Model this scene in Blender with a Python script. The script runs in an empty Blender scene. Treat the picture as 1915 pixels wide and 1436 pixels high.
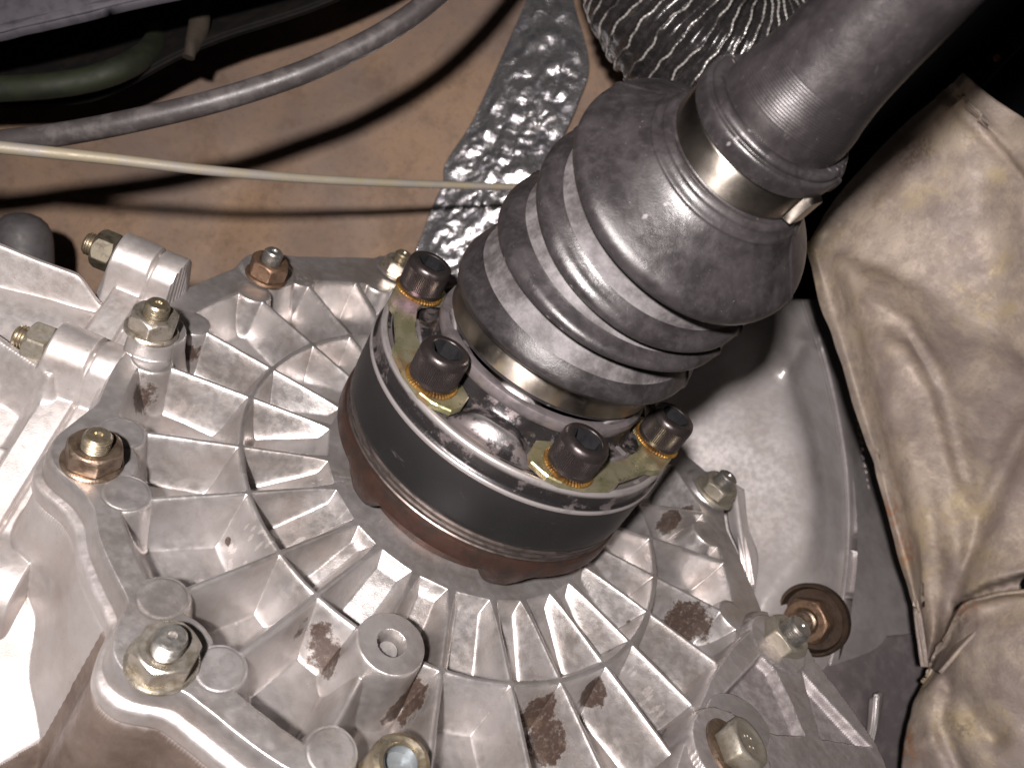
import bpy, math, random
import numpy as np
from mathutils import Vector, Matrix, noise as mnoise
random.seed(7); np.random.seed(7)
S = 0.01                      # everything below is written in centimetres
scn = bpy.context.scene
COL = scn.collection

# ------------------------------------------------------------------ camera
RC = np.array([[0.89457098, 0.01469171, 0.44668436],
               [0.3719894, -0.57845866, -0.72595417],
               [0.24772293, 0.81557938, -0.52293749]])   # rows: right, down, forward
CC = np.array([-6.94899884, -21.54173802, 18.43301522])
FPX, PW, PH = 1450.0, 1915.0, 1436.0
cam = bpy.data.cameras.new('camera'); camo = bpy.data.objects.new('camera', cam); COL.objects.link(camo)
M = Matrix(((RC[0][0], -RC[1][0], -RC[2][0], CC[0]*S), (RC[0][1], -RC[1][1], -RC[2][1], CC[1]*S),
            (RC[0][2], -RC[1][2], -RC[2][2], CC[2]*S), (0, 0, 0, 1)))
camo.matrix_world = M
cam.sensor_width = 36; cam.lens = FPX/PW*36; cam.clip_start = 0.005; cam.clip_end = 20
cam.dof.use_dof = True; cam.dof.focus_distance = 0.243; cam.dof.aperture_fstop = 17.0
scn.camera = camo

# ------------------------------------------------------------------ world and lamp
w = bpy.data.worlds.new('World'); scn.world = w; w.use_nodes = True
w.node_tree.nodes['Background'].inputs[0].default_value = (1.0, 0.93, 0.88, 1)
w.node_tree.nodes['Background'].inputs[1].default_value = 0.009
def lamp(name, right, up, back, power, size, col):
    l = bpy.data.lights.new(name, 'AREA'); l.shape = 'DISK'; l.size = size*S; l.energy = power; l.color = col
    o = bpy.data.objects.new(name, l); COL.objects.link(o)
    p = CC + RC[0]*right - RC[1]*up - RC[2]*back
    m = M.copy(); m.translation = Vector(p*S); o.matrix_world = m
    return o
lamp('phone_flash', -2.7, 3.8, 11.0, 3.9, 2.0, (1.0, 0.925, 0.90))
scn.view_settings.view_transform = 'Standard'; scn.view_settings.look = 'None'
scn.view_settings.exposure = 0.0; scn.view_settings.gamma = 1.0

# ------------------------------------------------------------------ helpers
def ray(px, py):
    d = RC.T @ np.array([(px-PW/2)/FPX, (py-PH/2)/FPX, 1.0]); return d
def atz(px, py, z=0.0):                 # the point of the plane z that shows at this pixel
    d = ray(px, py); return CC + d*((z-CC[2])/d[2])
def atd(px, py, dep):                   # the point at this distance in front of the camera
    return CC + ray(px, py)*dep
def atx(px, py, x):
    d = ray(px, py); return CC + d*((x-CC[0])/d[0])
def smooth(a, b, x):
    t = np.clip((x-a)/(b-a), 0, 1); return t*t*(3-2*t)
def smin(a, b, k):
    h = np.clip(0.5+0.5*(b-a)/k, 0, 1); return b*(1-h)+a*h-k*h*(1-h)
def smax(a, b, k): return -smin(-a, -b, k)
ORG = {}
def mk(name, v, f, mat, parent=None, sm=True, normals=None, org=None, sharp=False):
    """one mesh object; v in world centimetres; children are stored relative to their parent's origin"""
    v = np.asarray(v, float)
    base = np.zeros(3)
    p = parent
    o0 = ORG.get(parent.name, np.zeros(3)) if parent else (np.array(org) if org is not None else np.zeros(3))
    me = bpy.data.meshes.new(name)
    if isinstance(f, np.ndarray):
        me.vertices.add(len(v)); me.vertices.foreach_set('co', ((v-o0)*S).ravel())
        n = f.shape[1]; me.loops.add(f.size); me.loops.foreach_set('vertex_index', f.ravel().astype(np.int32))
        me.polygons.add(len(f)); me.polygons.foreach_set('loop_start', np.arange(0, f.size, n, dtype=np.int32))
        me.update(calc_edges=True)
    else:
        me.from_pydata([tuple(q) for q in (v-o0)*S], [], f)
    if sm: me.polygons.foreach_set('use_smooth', [True]*len(me.polygons))
    me.update()
    if sm and normals is None and (not isinstance(f, np.ndarray) or sharp): me.set_sharp_from_angle(angle=math.radians(38))
    if normals is not None: me.normals_split_custom_set_from_vertices(normals)
    me.materials.append(mat)
    o = bpy.data.objects.new(name, me); COL.objects.link(o)
    if parent: o.parent = parent
    else: o.location = tuple(o0*S)
    ORG[o.name] = o0
    return o
def thing(name, label, cat, loc=(0, 0, 0), group=None):
    o = bpy.data.objects.new(name, None); COL.objects.link(o); o.location = tuple(np.array(loc, float)*S)
    o.empty_display_size = 0.01; ORG[o.name] = np.array(loc, float)
    o['label'] = label; o['category'] = cat
    if group: o['group'] = group
    return o
def tag(o, label, cat, group=None, kind=None):
    o['label'] = label; o['category'] = cat
    if group: o['group'] = group
    if kind: o['kind'] = kind
    return o
def frame(n, hint=(1, 0, 0)):
    n = np.array(n, float); n /= np.linalg.norm(n); h = np.array(hint, float)
    if abs(n@h) > .95: h = np.array([0, 1., 0])
    u = h-n*(n@h); u /= np.linalg.norm(u); return u, np.cross(n, u), n
def gridfaces(nu, nv, closeu=False):
    i = np.arange(nu if closeu else nu-1); j = np.arange(nv-1)
    I, J = np.meshgrid(i, j, indexing='ij'); I2 = (I+1) % nu
    return np.stack([I*nv+J, I2*nv+J, I2*nv+J+1, I*nv+J+1], -1).reshape(-1, 4)
def lathe(prof, c=(0, 0, 0), n=(0, 0, 1), seg=96, hint=(1, 0, 0), cap0=False, cap1=False, rmod=None):
    """profile of (radius, height) turned round the axis n through c"""
    u, v, n = frame(n, hint); prof = np.array(prof, float)
    a = np.linspace(0, 2*np.pi, seg, endpoint=False)
    r = prof[:, 0][None, :]*np.ones((seg, 1)); z = prof[:, 1][None, :]*np.ones((seg, 1))
    if rmod is not None: r, z = rmod(a[:, None], r, z)
    P = np.array(c)+ (r*np.cos(a)[:, None])[..., None]*u + (r*np.sin(a)[:, None])[..., None]*v + z[..., None]*n
    m = len(prof); f = [tuple(q) for q in gridfaces(seg, m, True)]
    P = P.reshape(-1, 3)
    if cap0: f.append(tuple(i*m for i in range(seg-1, -1, -1)))
    if cap1: f.append(tuple(i*m+m-1 for i in range(seg)))
    return P, f
def joinm(*ms):
    V = []; F = []; k = 0
    for v, f in ms:
        V.append(np.asarray(v)); F += [tuple(int(i)+k for i in q) for q in f]; k += len(v)
    return np.concatenate(V), F
def tube(pts, r, seg=20, rf=None, sub=12):
    """a round tube along a smooth curve"""
    pts = np.array(pts, float); Q = catmull(pts, sub)
    T = np.gradient(Q, axis=0); T /= np.linalg.norm(T, axis=1)[:, None]
    N = np.zeros_like(T); h = np.array([0, 0, 1.]) if abs(T[0][2]) < .9 else np.array([1., 0, 0])
    N[0] = h-T[0]*(h@T[0]); N[0] /= np.linalg.norm(N[0])
    for i in range(1, len(T)):
        N[i] = N[i-1]-T[i]*(N[i-1]@T[i]); N[i] /= np.linalg.norm(N[i])
    B = np.cross(T, N); a = np.linspace(0, 2*np.pi, seg, endpoint=False)
    rr = np.full((len(Q), seg), float(r)) if rf is None else rf(np.linspace(0, 1, len(Q))[:, None], a[None, :])*r
    P = Q[:, None]+rr[..., None]*(np.cos(a)[None, :, None]*N[:, None]+np.sin(a)[None, :, None]*B[:, None])
    P = P.transpose(1, 0, 2).reshape(-1, 3); m = len(Q)
    f = [tuple(q) for q in gridfaces(seg, m, True)]
    f.append(tuple(i*m for i in range(seg-1, -1, -1))); f.append(tuple(i*m+m-1 for i in range(seg)))
    return P, f, Q
def catmull(P, sub):
    P = np.array(P, float); E = np.concatenate([[2*P[0]-P[1]], P, [2*P[-1]-P[-2]]]); out = []
    for i in range(1, len(E)-2):
        p0, p1, p2, p3 = E[i-1:i+3]
        for t in np.arange(sub)/sub:
            out.append(.5*((2*p1)+(-p0+p2)*t+(2*p0-5*p1+4*p2-p3)*t*t+(-p0+3*p1-3*p2+p3)*t**3))
    out.append(E[-2]); return np.array(out)
def surfpatch(net, su, sv):
    """smooth surface through a net of control points (rows x columns x 3)"""
    net = np.array(net, float)
    A = np.stack([catmull(net[i], sv) for i in range(net.shape[0])], 0)
    B = np.stack([catmull(A[:, j], su) for j in range(A.shape[1])], 1)
    return B
def patchnormals(G):
    du = np.gradient(G, axis=0); dv = np.gradient(G, axis=1); n = np.cross(du, dv)
    return n/np.maximum(np.linalg.norm(n, axis=-1), 1e-9)[..., None]
def vnoise(P, sc, seed=0, octv=3):
    """cheap smooth value noise on an array of points, about -1 to 1"""
    P = np.asarray(P, float)*sc + seed*17.31; out = np.zeros(P.shape[:-1]); amp = 1.; tot = 0
    for o in range(octv):
        i = np.floor(P).astype(np.int64); fr = P-i; fr = fr*fr*(3-2*fr); acc = 0
        for dx in (0, 1):
            for dy in (0, 1):
                for dz in (0, 1):
                    h = (i[..., 0]+dx)*374761393+(i[..., 1]+dy)*668265263+(i[..., 2]+dz)*2147483647
                    h = (h ^ (h >> 13))*1274126177; h = (h ^ (h >> 16)) & 0xffff
                    wgt = (fr[..., 0] if dx else 1-fr[..., 0])*(fr[..., 1] if dy else 1-fr[..., 1])*(fr[..., 2] if dz else 1-fr[..., 2])
                    acc = acc+wgt*(h/32767.5-1)
        out += acc*amp; tot += amp; amp *= .5; P = P*2.03+5.7
    return out/tot
def sheet(name, G, mat, parent=None, thick=0.1, normals=None, org=None):
    """a surface grid given a real thickness away from the camera side"""
    n = patchnormals(G); c = (G-CC); s = np.sign((n*c).sum(-1))[..., None]; n = n*s
    B = G+n*thick; nu, nv = G.shape[:2]
    f = gridfaces(nu, nv); k = nu*nv
    flip = s.mean() > 0
    top = f if not flip else f[:, ::-1]; bot = (f[:, ::-1] if not flip else f)+k
    e = []
    def strip(a, b):
        for q in range(len(a)-1): e.append((a[q], a[q+1], b[q+1], b[q]))
    idx = np.arange(k).reshape(nu, nv)
    for a in (idx[0], idx[-1][::-1], idx[:, -1], idx[:, 0][::-1]):
        strip(list(a), list(a+k))
    e = np.array(e)
    V = np.concatenate([G.reshape(-1, 3), B.reshape(-1, 3)])
    return mk(name, V, np.concatenate([top, bot, e if not flip else e[:, ::-1]]), mat, parent, org=org)

# ------------------------------------------------------------------ materials
class NT:
    def __init__(s, name):
        s.m = bpy.data.materials.new(name); s.m.use_nodes = True; s.t = s.m.node_tree; s.n = s.t.nodes; s.l = s.t.links
        s.b = s.n['Principled BSDF']; s.tc = s.n.new('ShaderNodeNewGeometry'); s.pos = s.tc.outputs['Position']
        mp = s.n.new('ShaderNodeVectorMath'); mp.operation = 'SCALE'; mp.inputs['Scale'].default_value = 100.0   # to centimetres
        s.l.new(s.pos, mp.inputs[0]); s.cm = mp.outputs[0]
    def noise(s, scale, detail=6, rough=.6, off=0, vec=None, dist=0, stretch=None):
        v = vec or s.cm
        if stretch is not None or off:
            mp = s.n.new('ShaderNodeMapping'); s.l.new(v, mp.inputs[0]); v = mp.outputs[0]
            mp.inputs['Location'].default_value = (off, off*.7, off*1.3)
            if stretch is not None: mp.inputs['Scale'].default_value = stretch
        x = s.n.new('ShaderNodeTexNoise'); s.l.new(v, x.inputs['Vector']); x.inputs['Scale'].default_value = scale
        x.inputs['Detail'].default_value = detail; x.inputs['Roughness'].default_value = rough; x.inputs['Distortion'].default_value = dist
        return x.outputs['Fac']
    def ramp(s, fac, lo, hi, a=0., b=1.):
        x = s.n.new('ShaderNodeMapRange'); x.interpolation_type = 'SMOOTHSTEP'; s.l.new(fac, x.inputs[0])
        for k, q in zip((1, 2, 3, 4), (lo, hi, a, b)): x.inputs[k].default_value = q
        return x.outputs[0]
    def math(s, op, a, b):
        x = s.n.new('ShaderNodeMath'); x.operation = op
        for k, q in ((0, a), (1, b)):
            if isinstance(q, (int, float)): x.inputs[k].default_value = q
            else: s.l.new(q, x.inputs[k])
        return x.outputs[0]
    def mix(s, fac, a, b):
        x = s.n.new('ShaderNodeMix'); x.data_type = 'RGBA'
        for k, q in ((0, fac), (6, a), (7, b)):
            if isinstance(q, (int, float)): x.inputs[k].default_value = q
            elif isinstance(q, tuple): x.inputs[k].default_value = (*q, 1)
            else: s.l.new(q, x.inputs[k])
        return x.outputs[2]
    def near(s, c, r):                       # 1 at the point c (cm), 0 beyond radius r
        x = s.n.new('ShaderNodeVectorMath'); x.operation = 'DISTANCE'; s.l.new(s.cm, x.inputs[0]); x.inputs[1].default_value = tuple(c)
        return s.ramp(x.outputs['Value'], 0, r, 1, 0)
    def bump(s, h, strength, dist, prev=None):
        x = s.n.new('ShaderNodeBump'); s.l.new(h, x.inputs['Height']); x.inputs['Strength'].default_value = strength
        x.inputs['Distance'].default_value = dist*S
        if prev: s.l.new(prev, x.inputs['Normal'])
        return x.outputs[0]
    def out(s, col=None, rough=None, metal=None, normal=None, **k):
        for nm, q in (('Base Color', col), ('Roughness', rough), ('Metallic', metal), ('Normal', normal)):
            if q is None: continue
            if isinstance(q, tuple): s.b.inputs[nm].default_value = (*q, 1)
            elif isinstance(q, (int, float)): s.b.inputs[nm].default_value = q
            else: s.l.new(q, s.b.inputs[nm])
        for nm, q in k.items(): s.b.inputs[nm.replace('_', ' ')].default_value = q
        return s.m

def stains(t, base, spots, col=(.045, .030, .024), seed=3):
    """shaped deposits of old grease at their own places"""
    nz = t.noise(2.6, 8, .7, off=seed)
    tot = None
    for c, r in spots:
        a = t.near(c, r); tot = a if tot is None else t.math('MAXIMUM', tot, a)
    m = t.ramp(t.math('ADD', t.math('MULTIPLY', tot, .62), t.math('MULTIPLY', nz, .75)),   .62, .76)
    m = t.math('MULTIPLY', m, t.ramp(tot, .02, .2)); m = t.math('MULTIPLY', m, t.ramp(t.noise(7, 6, .75, off=5),   .30, .50, .78, 1.0))
    return t.mix(m, base, t.mix(t.ramp(t.noise(2.4, 6, .7), .48, .72), col, (.085, .058, .040))), m

def alu(name, spots=(), tint=(.50, .465, .455), dirt=(.30, .245, .205), rough=.43, grain=1.0, metal=.72, dirtamt=.55, mott=1.0, specks=.35):
    t = NT(name)
    big = t.ramp(t.noise(.45, 6, .62, off=2), .38, .66); mid = t.ramp(t.noise(2.2, 7, .65, off=5, dist=.6), .35, .7)
    c = t.mix(t.math('MULTIPLY', big, dirtamt), tint, dirt)
    c = t.mix(t.math('MULTIPLY', mid, .35*mott), c, tuple(x*.72 for x in tint))
    streak = t.ramp(t.noise(3, 5, .6, stretch=(4, .5, 1), off=9), .55, .75)
    c = t.mix(t.math('MULTIPLY', streak, .25*mott), c, tuple(min(1, x*1.25) for x in tint))
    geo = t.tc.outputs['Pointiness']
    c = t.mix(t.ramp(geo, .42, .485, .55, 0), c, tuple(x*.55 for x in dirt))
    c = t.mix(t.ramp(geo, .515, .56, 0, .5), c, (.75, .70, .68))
    sp = t.ramp(t.noise(13, 3, .5, off=4), .70, .74)
    c = t.mix(t.math('MULTIPLY', sp, .6*specks), c, (.09, .07, .06))
    m = None
    if spots: c, m = stains(t, c, spots)
    g = t.noise(26, 4, .65); g2 = t.noise(5, 5, .6, off=7)
    n = t.bump(g, .22*grain, .035); n = t.bump(g2, .25*mott, .06, n)
    r = t.math('ADD', t.ramp(t.noise(3.3, 5, .6, off=1), .3, .7, rough-.07, rough+.10), 0)
    mt = metal
    if m is not None: mt = t.math('MULTIPLY', t.math('SUBTRACT', 1.0, m), metal)
    return t.out(c, r, mt, n)

def simple(name, col, rough, metal, var=.25, sc=4, bump=.1, bsc=20, col2=None, amt=.5, lo=.45, hi=.65, stretch=None, coat=0):
    t = NT(name)
    c = t.mix(t.math('MULTIPLY', t.ramp(t.noise(sc, 7, .65, stretch=stretch), lo, hi), amt), col, col2 or tuple(x*(1-var*2) for x in col))
    n = t.bump(t.noise(bsc, 4, .6, off=3, stretch=stretch), bump, .03)
    r = t.ramp(t.noise(sc*1.7, 5, .6, off=8), .3, .7, max(.05, rough-.08), rough+.08)
    m = t.out(c, r, metal, n)
    if coat: t.b.inputs['Coat Weight'].default_value = coat; t.b.inputs['Coat Roughness'].default_value = .1
    return m

# ------------------------------------------------------------------ side cover of the gearbox (ribbed casting)
RIBS = [-162.8, -149.2, -132.8, -120.8, -105.2, -91.5, -75.8, -63.2, -49, -37.4, -24.2, -10.5, 4, 17, 31, 44, 58, 71, 84, 97, 110, 121.5, 134.3, 148.5, 166.5, 180]
OUT = [(-3.94, -12.01), (-5.76, -11.27), (-6.69, -10.86), (-7.7, -10.98), (-8.26, -10.72), (-8.61, -10.34), (-8.74, -9.56), (-8.68, -9.05), (-9.16, -8.56),
       (-10.2, -7.4), (-10.65, -6.6), (-11.2, -6.1), (-11.7, -5.89), (-12.2, -5.62), (-12.5, -5.2), (-12.6, -4.6), (-12.45, -3.9), (-12.2, -2.8), (-12.4, -1.71), (-12.5, -.5),
       (-12.6, 1.2), (-12.6, 2.6), (-12.35, 4.11), (-11.8, 5.45), (-11.1, 7.2), (-10.9, 8.7), (-10.2, 9.6), (-9.2, 10.1), (-7.62, 11.49), (-5.94, 12.97), (-5, 14), (-3.9, 13.9), (-2.6, 13), (0, 13),
       (4, 12.6), (7.6, 10.6), (10.3, 7.9), (12.4, 6.6), (13.1, 5.6), (12.7, 4.3), (12.54, 2.95), (12.83, 1.57), (12.97, .39), (13.2, -1.5), (13.0, -3.0), (12.1, -4.4), (11.6, -6.2), (10.9, -7.9), (9, -9), (6.5, -10.9), (3, -12.3), (0, -12.5), (-2, -12.3)]
oth = np.array([math.atan2(y, x) for x, y in OUT]); orr = np.array([math.hypot(x, y) for x, y in OUT])
od = np.argsort(oth); oth = oth[od]; orr = orr[od]
def Rout(th):
    th = (np.asarray(th)+np.pi) % (2*np.pi)-np.pi
    X = np.concatenate([oth-2*np.pi, oth, oth+2*np.pi]); Y = np.tile(orr, 3)
    acc = 0; ks = np.linspace(-.03, .03, 9); wt = np.exp(-(ks/.018)**2)
    for k, g in zip(ks, wt): acc = acc+np.interp(th+k, X, Y)*g
    return acc/wt.sum()
PINS = [(-7.99, -8.59), (-6.03, -10.03), (-10.1, -5.73), (-11.1, -3.63), (-11.64, 0.), (-11.25, 2.71), (-9.92, 6.18), (-8.61, 8.63), (-5.29, 10.83), (-2.85, -11.33), (-.9, 11.6), (11.3, 2.2), (11.6, -2.0), (11.0, -4.6)]
BOSS = [(-7.4, -10.02, 1.12, 0.0), (-11.35, -4.95, 1.12, 0.0), (-12.02, .95, 1.02, .65), (-9.86, 8.0, 1.1, .1), (-4.6, 13.0, 1.1, .1), (12.1, 5.3, 1.1, .2), (9.9, -7.6, 1.3, .7), (13.2, -2.7, 1.2, .3)]
HB = (-1.95, -8.25)
spots = [(atz(*p[:2], p[2]), p[3]) for p in [(350, 655, -.8, .9), (262, 715, -.9, 1.5), (243, 745, -1.0, 1.3), (302, 705, -1.2, .45), (282, 856, -1.3, .35), (487, 772, -.8, .5), (585, 1190, -.6, 1.0), (597, 1230, -1.0, 1.3), (575, 1250, -1.0, .8),
         (855, 1114, -.3, .5), (930, 1112, -.4, .6), (765, 1300, -.9, 1.3), (740, 1330, -1.2, .9), (1005, 1320, -1.0, 1.5), (1030, 1385, -1.3, 1.6), (1105, 1290, -.8, 1.2), (1150, 1230, -.7, .7), (1285, 1160, -1.0, 1.9), (1330, 1165, -1., 1.2), (1250, 975, -.6, 1.3),
         (1290, 960, -.6, .8), (422, 1012, -1.3, .35), (1185, 1160, -.7, .6), (663, 965, -.4, .5), (540, 560, -1, .5), (655, 530, -.9, .6), (1340, 1330, -1., .8), (1270, 1345, -1, .6), (1160, 1345, -1, .5)]]
M_COVER = alu('cast_aluminium_cover', spots, rough=.38, metal=.80, tint=(.49, .468, .462), dirt=(.29, .245, .215), dirtamt=.6, mott=.5)
M_COVER2 = alu('machined_aluminium', [], tint=(.50, .47, .465), rough=.46, dirtamt=.45, grain=.5)
nth, nr = 2000, 330
r0 = 3.2
TH = np.linspace(-np.pi, np.pi, nth, endpoint=False)[:, None]
# rows of the polar grid: the top face, then the flange side
EDGE = Rout(TH)
U = np.linspace(0, 1, nr)[None, :]
RR = r0+(EDGE-.05-r0)*U
X = RR*np.cos(TH); Y = RR*np.sin(TH)
def wob(sc, amp, seed): return vnoise(np.stack([X, Y, 0*X], -1), sc, seed, 2)*amp
tha = np.degrees(TH)
D = np.where(RR < 8.2, .22+np.clip(RR-5.2, 0, 3)*.47, 1.72+.1*np.sin(RR))
D = D-.45*smooth(10.9, 11.9, RR)               # the floor lifts towards the rim
g = []; ids = []
def hyp(d, fl, e, k): return k*(np.sqrt(np.maximum(d-fl, 0)**2+e*e)-e)
dth = np.abs((tha-np.array(RIBS)[:, None, None]+180) % 360-180)
order = np.argmin(dth, 0); near2 = np.sort(dth, 0)[0]
drib = RR*np.sin(np.radians(np.minimum(near2, 89)))
grib = hyp(drib, .025, .17, 4.6)
g.append(grib); ids.append('rib')
g.append(hyp(np.abs(RR-8.2), .025, .18, 4.0)); ids.append('ring_rib')
# plateau with facetted edge between rib ends
rs = np.sort(np.array(RIBS) % 360); tt = tha % 360
k = np.searchsorted(rs, tt.ravel()).reshape(tt.shape); lo = rs[k-1]-np.where(k == 0, 360, 0); hi = np.where(k < len(rs), rs[k % len(rs)], rs[0]+360)
midd = (lo+hi)/2; hw = (hi-lo)/2
rp = RR*np.cos(np.radians(tt-midd))/np.cos(np.radians(hw))
g.append(hyp(rp-5.25, .0, .08, 3.2)); ids.append('centre_plate')
g.append(hyp(11.88-RR, 0, .1, 3.0)); ids.append('rim')
top = np.zeros_like(RR)
for (x, y) in PINS:
    d = np.hypot(X-x, Y-y); g.append(hyp(d-.66, 0, .05, 5.)); ids.append('cast_disc')
    top += .012*smooth(.60, .57, d)-.014*np.exp(-((d-.62)/.018)**2)
raise_ = np.zeros_like(RR)
for (x, y, r, h) in BOSS:
    d = np.hypot(X-x, Y-y); g.append(hyp(d-r, 0, .1, 4.)); ids.append('bolt_boss')
    raise_ = np.maximum(raise_, h*smooth(r+.14, r-.04, d)+.0)
    top += .0*d
d = np.hypot(X-HB[0], Y-HB[1]); g.append(hyp(d-1.0, 0, .06, 7.)); ids.append('hole_boss')
raise_ = np.maximum(raise_, .55*smooth(1.10, .97, d))
hole = -.6*smooth(.42, .37, d)
G_ = np.stack(g, 0)
idx = np.argmin(G_, 0); gm = G_[idx, np.arange(nth)[:, None], np.arange(nr)[None, :]]
acc = G_[0]
for q in G_[1:]: acc = smin(acc, q, .10)
dep = np.maximum(smin(np.maximum(acc, 0), D, .8), 0)
rimflat = smooth(.5, 0, gm)
Z = -dep+top*rimflat+raise_+hole
Z += wob(.8, .035, 2)*(1-rimflat)+wob(2.5, .010, 4)
Z -= .07*smooth(.10, 0, (EDGE-RR))**2               # worn outer edge
# hand-off to the vertical flange side
side = [(-.0, -.16), (.02, -.30), (.04, -.5), (.055, -.72), (.055, -.78), (-.03, -.82), (-.03, -.85), (.13, -.88), (.22, -.93), (.25, -1.05), (.25, -1.40), (.21, -1.52), (.05, -1.6), (-.1, -1.75)]
lower = (TH*180/np.pi < 178)*1.
zr = Z[:, -1:]
XS = []; YS = []; ZS = []
for dr, z in side:
    rr_ = EDGE+dr+vnoise(np.stack([TH*8, TH*0, TH*0+z*3], -1), 1., 3, 2)*.02
    XS.append(rr_*np.cos(TH)); YS.append(rr_*np.sin(TH)); ZS.append(np.full_like(EDGE, z)+raise_[:, -1:]*smooth(-.5, -.1, z))
FX = np.concatenate([X]+XS, 1); FY = np.concatenate([Y]+YS, 1); FZ = np.concatenate([Z]+ZS, 1)
P3 = np.stack([FX, FY, FZ], -1)
nv = P3.shape[1]
NN = np.cross(np.roll(P3, -1, 0)-np.roll(P3, 1, 0), np.gradient(P3, axis=1)); NN /= np.maximum(np.linalg.norm(NN, axis=-1), 1e-9)[..., None]
NN *= -1
F = gridfaces(nth, nv, True)[:, ::-1]
# which part each face belongs to
names = np.array([ids.index(n) for n in ids])
owner = np.full((nth, nv), -1); owner[:, :nr] = np.where(gm < np.minimum(.72*D, 1.1), names[idx], -1)
part_no = np.zeros((nth, nv), int)
part_no[:, :nr] = np.where(owner[:, :nr] == 0, order, 0)
pinidx = idx.copy()
for nm in ('cast_disc', 'bolt_boss'):
    part_no[:, :nr] = np.where(owner[:, :nr] == ids.index(nm), pinidx, part_no[:, :nr])
owner[:, nr:nr+5] = ids.index('rim'); owner[:, nr+5:] = 99; part_no[:, nr:] = 0
key = (owner*1000+part_no).ravel()[F[:, 0]]
cover = thing('gearbox_side_cover', 'round cast aluminium cover with radial ribs under the driveshaft joint', 'gearbox cover', (0, 0, 0))
housing = thing('gearbox_housing', 'bright satin aluminium gearbox casing at the left, behind the ribbed cover', 'gearbox housing', (-16, -4, -3))
FV = P3.reshape(-1, 3); FN = NN.reshape(-1, 3)
for kk in np.unique(key):
    fs = F[key == kk]
    if len(fs) < 60: kk2 = None
    u, inv = np.unique(fs, return_inverse=True)
    ow = kk//1000
    nm = 'pocket_floor' if ow == -1 else ('lower_flange' if ow == 99 else ids[ow])
    mk(nm, FV[u], inv.reshape(-1, 4), M_COVER2 if ow == 99 else M_COVER, housing if ow == 99 else cover, True, FN[u].tolist())
# bottom of the hole in the tall boss, and a plug ring near it
v, f = lathe([(0, .22), (.27, .22), (.30, .18), (.30, -.2)], (HB[0]+.02, HB[1]+.0, .0), seg=32)
M_GREY = simple('grey_steel', (.30, .29, .28), .5, .6)
mk('hole_pin', v, f, M_GREY, cover)
for kk_ in ():
    pass

# ------------------------------------------------------------------ left gearbox casing (height surface with bosses)
def H_left(x, y):
    yy = np.array([-20, -12, -10, -8.5, -7, -5.5, -4, -3, -2, -1, 0, 1, 2, 3, 4.5, 6, 8, 12])
    zz = np.array([-12., -8.3, -7.1, -6.1, -5.15, -4.2, -3.6, -3.1, -2.6, -2.0, -1.6, -1.1, -.6, -.85, -2.6, -5, -7, -9])
    itp = lambda Z_: sum(np.interp(y+k_, yy, Z_)*g_ for k_, g_ in ((-1, .15), (-.5, .2), (0, .3), (.5, .2), (1, .15)))
    h = itp(zz)+.16*np.sin(y*2.6+1.2)*smooth(-4.8, -5.6, y)*smooth(-9.2, -8.2, y)
    h = h-.25*smooth(-15.2, -18, x)
    fl = itp(np.interp(yy, [-20, -12, -8.5, -7, -5.5, -4, -2, -.5, .5, 2, 3.4, 4.4, 5.5, 8], [-12, -8, -5.6, -4.6, -3.7, -3.1, -2.1, -1.4, -1.0, -.30, .25, .75, -.2, -5]))
    band = np.abs(x+13.25-.02*(y+2))
    h = smax(h, fl-4.*np.maximum(band-.95, 0), .35)
    # two horizontal stud bosses and the shoulders under them
    for (yc, zc, r, xa, xb) in ((-.2, -.9, .98, -14.55, -12.4), (3.96, .67, .92, -14.5, -12.2), (-6.2, -5.0, 1.35, -14.3, -12.0)):
        dy = np.abs(y-yc)
        c = zc+np.where(dy < r*.985, np.sqrt(np.maximum(r*r-dy*dy, 0)), 0)-np.maximum(dy-r*.97, 0)*6
        c = c-8*np.maximum(xa-x, 0)-8*np.maximum(x-xb, 0)
        h = smax(h, c, .35)
    return h
gx = np.linspace(-24, 1, 560); gy = np.linspace(-18, 7.5, 640)
GX, GY = np.meshgrid(gx, gy, indexing='ij')
HH = H_left(GX, GY)
# long fin running left from the flange
a = atz(0, 480, 1.2); b = atz(192, 545, 1.0)
def segd(px, py, a, b):
    t = np.clip(((px-a[0])*(b[0]-a[0])+(py-a[1])*(b[1]-a[1]))/((b[0]-a[0])**2+(b[1]-a[1])**2), 0, 1.)
    return np.hypot(px-a[0]-t*(b[0]-a[0]), py-a[1]-t*(b[1]-a[1])), t
fa = (-26, 2.1); fb = (-14.1, 2.5)
dd, tt_ = segd(GX, GY, fa, fb)
HH = smax(HH, .35-.95*smooth(.90, 1., tt_)-4.5*np.maximum(dd-.10, 0), .25)
# webs by the lower boss, recess in the flange, step of the lower casing
dd, tt_ = segd(GX, GY, (-15.5, -3.2), (-17.5, -3.0)); HH = smax(HH, -2.3-3*np.maximum(dd-.1, 0), .3)
dd, tt_ = segd(GX, GY, (-14.2, -1.2), (-18, 0.2)); HH = smax(HH, -1.0-3*np.maximum(dd-.1, 0), .3)
rec = smooth(.0, .35, np.minimum(np.minimum(GX+16.6, -14.35-GX), np.minimum(GY+3.0, -1.2-GY)))
HH = HH-.5*rec
# parting groove
gr = np.abs(GX+13.25-.02*(GY+2))
HH -= .16*np.exp(-(gr/.05)**2)
HH += np.where(GX > -13.25+.02*(GY+2), -.06, .0)
# the wall that falls away below the bright face
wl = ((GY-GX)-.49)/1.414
HH = HH-1.9*(np.sqrt(np.minimum(wl, 0)**2+.09)-.3)
HH = smax(HH, -10.5+0*HH, .6)
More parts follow.
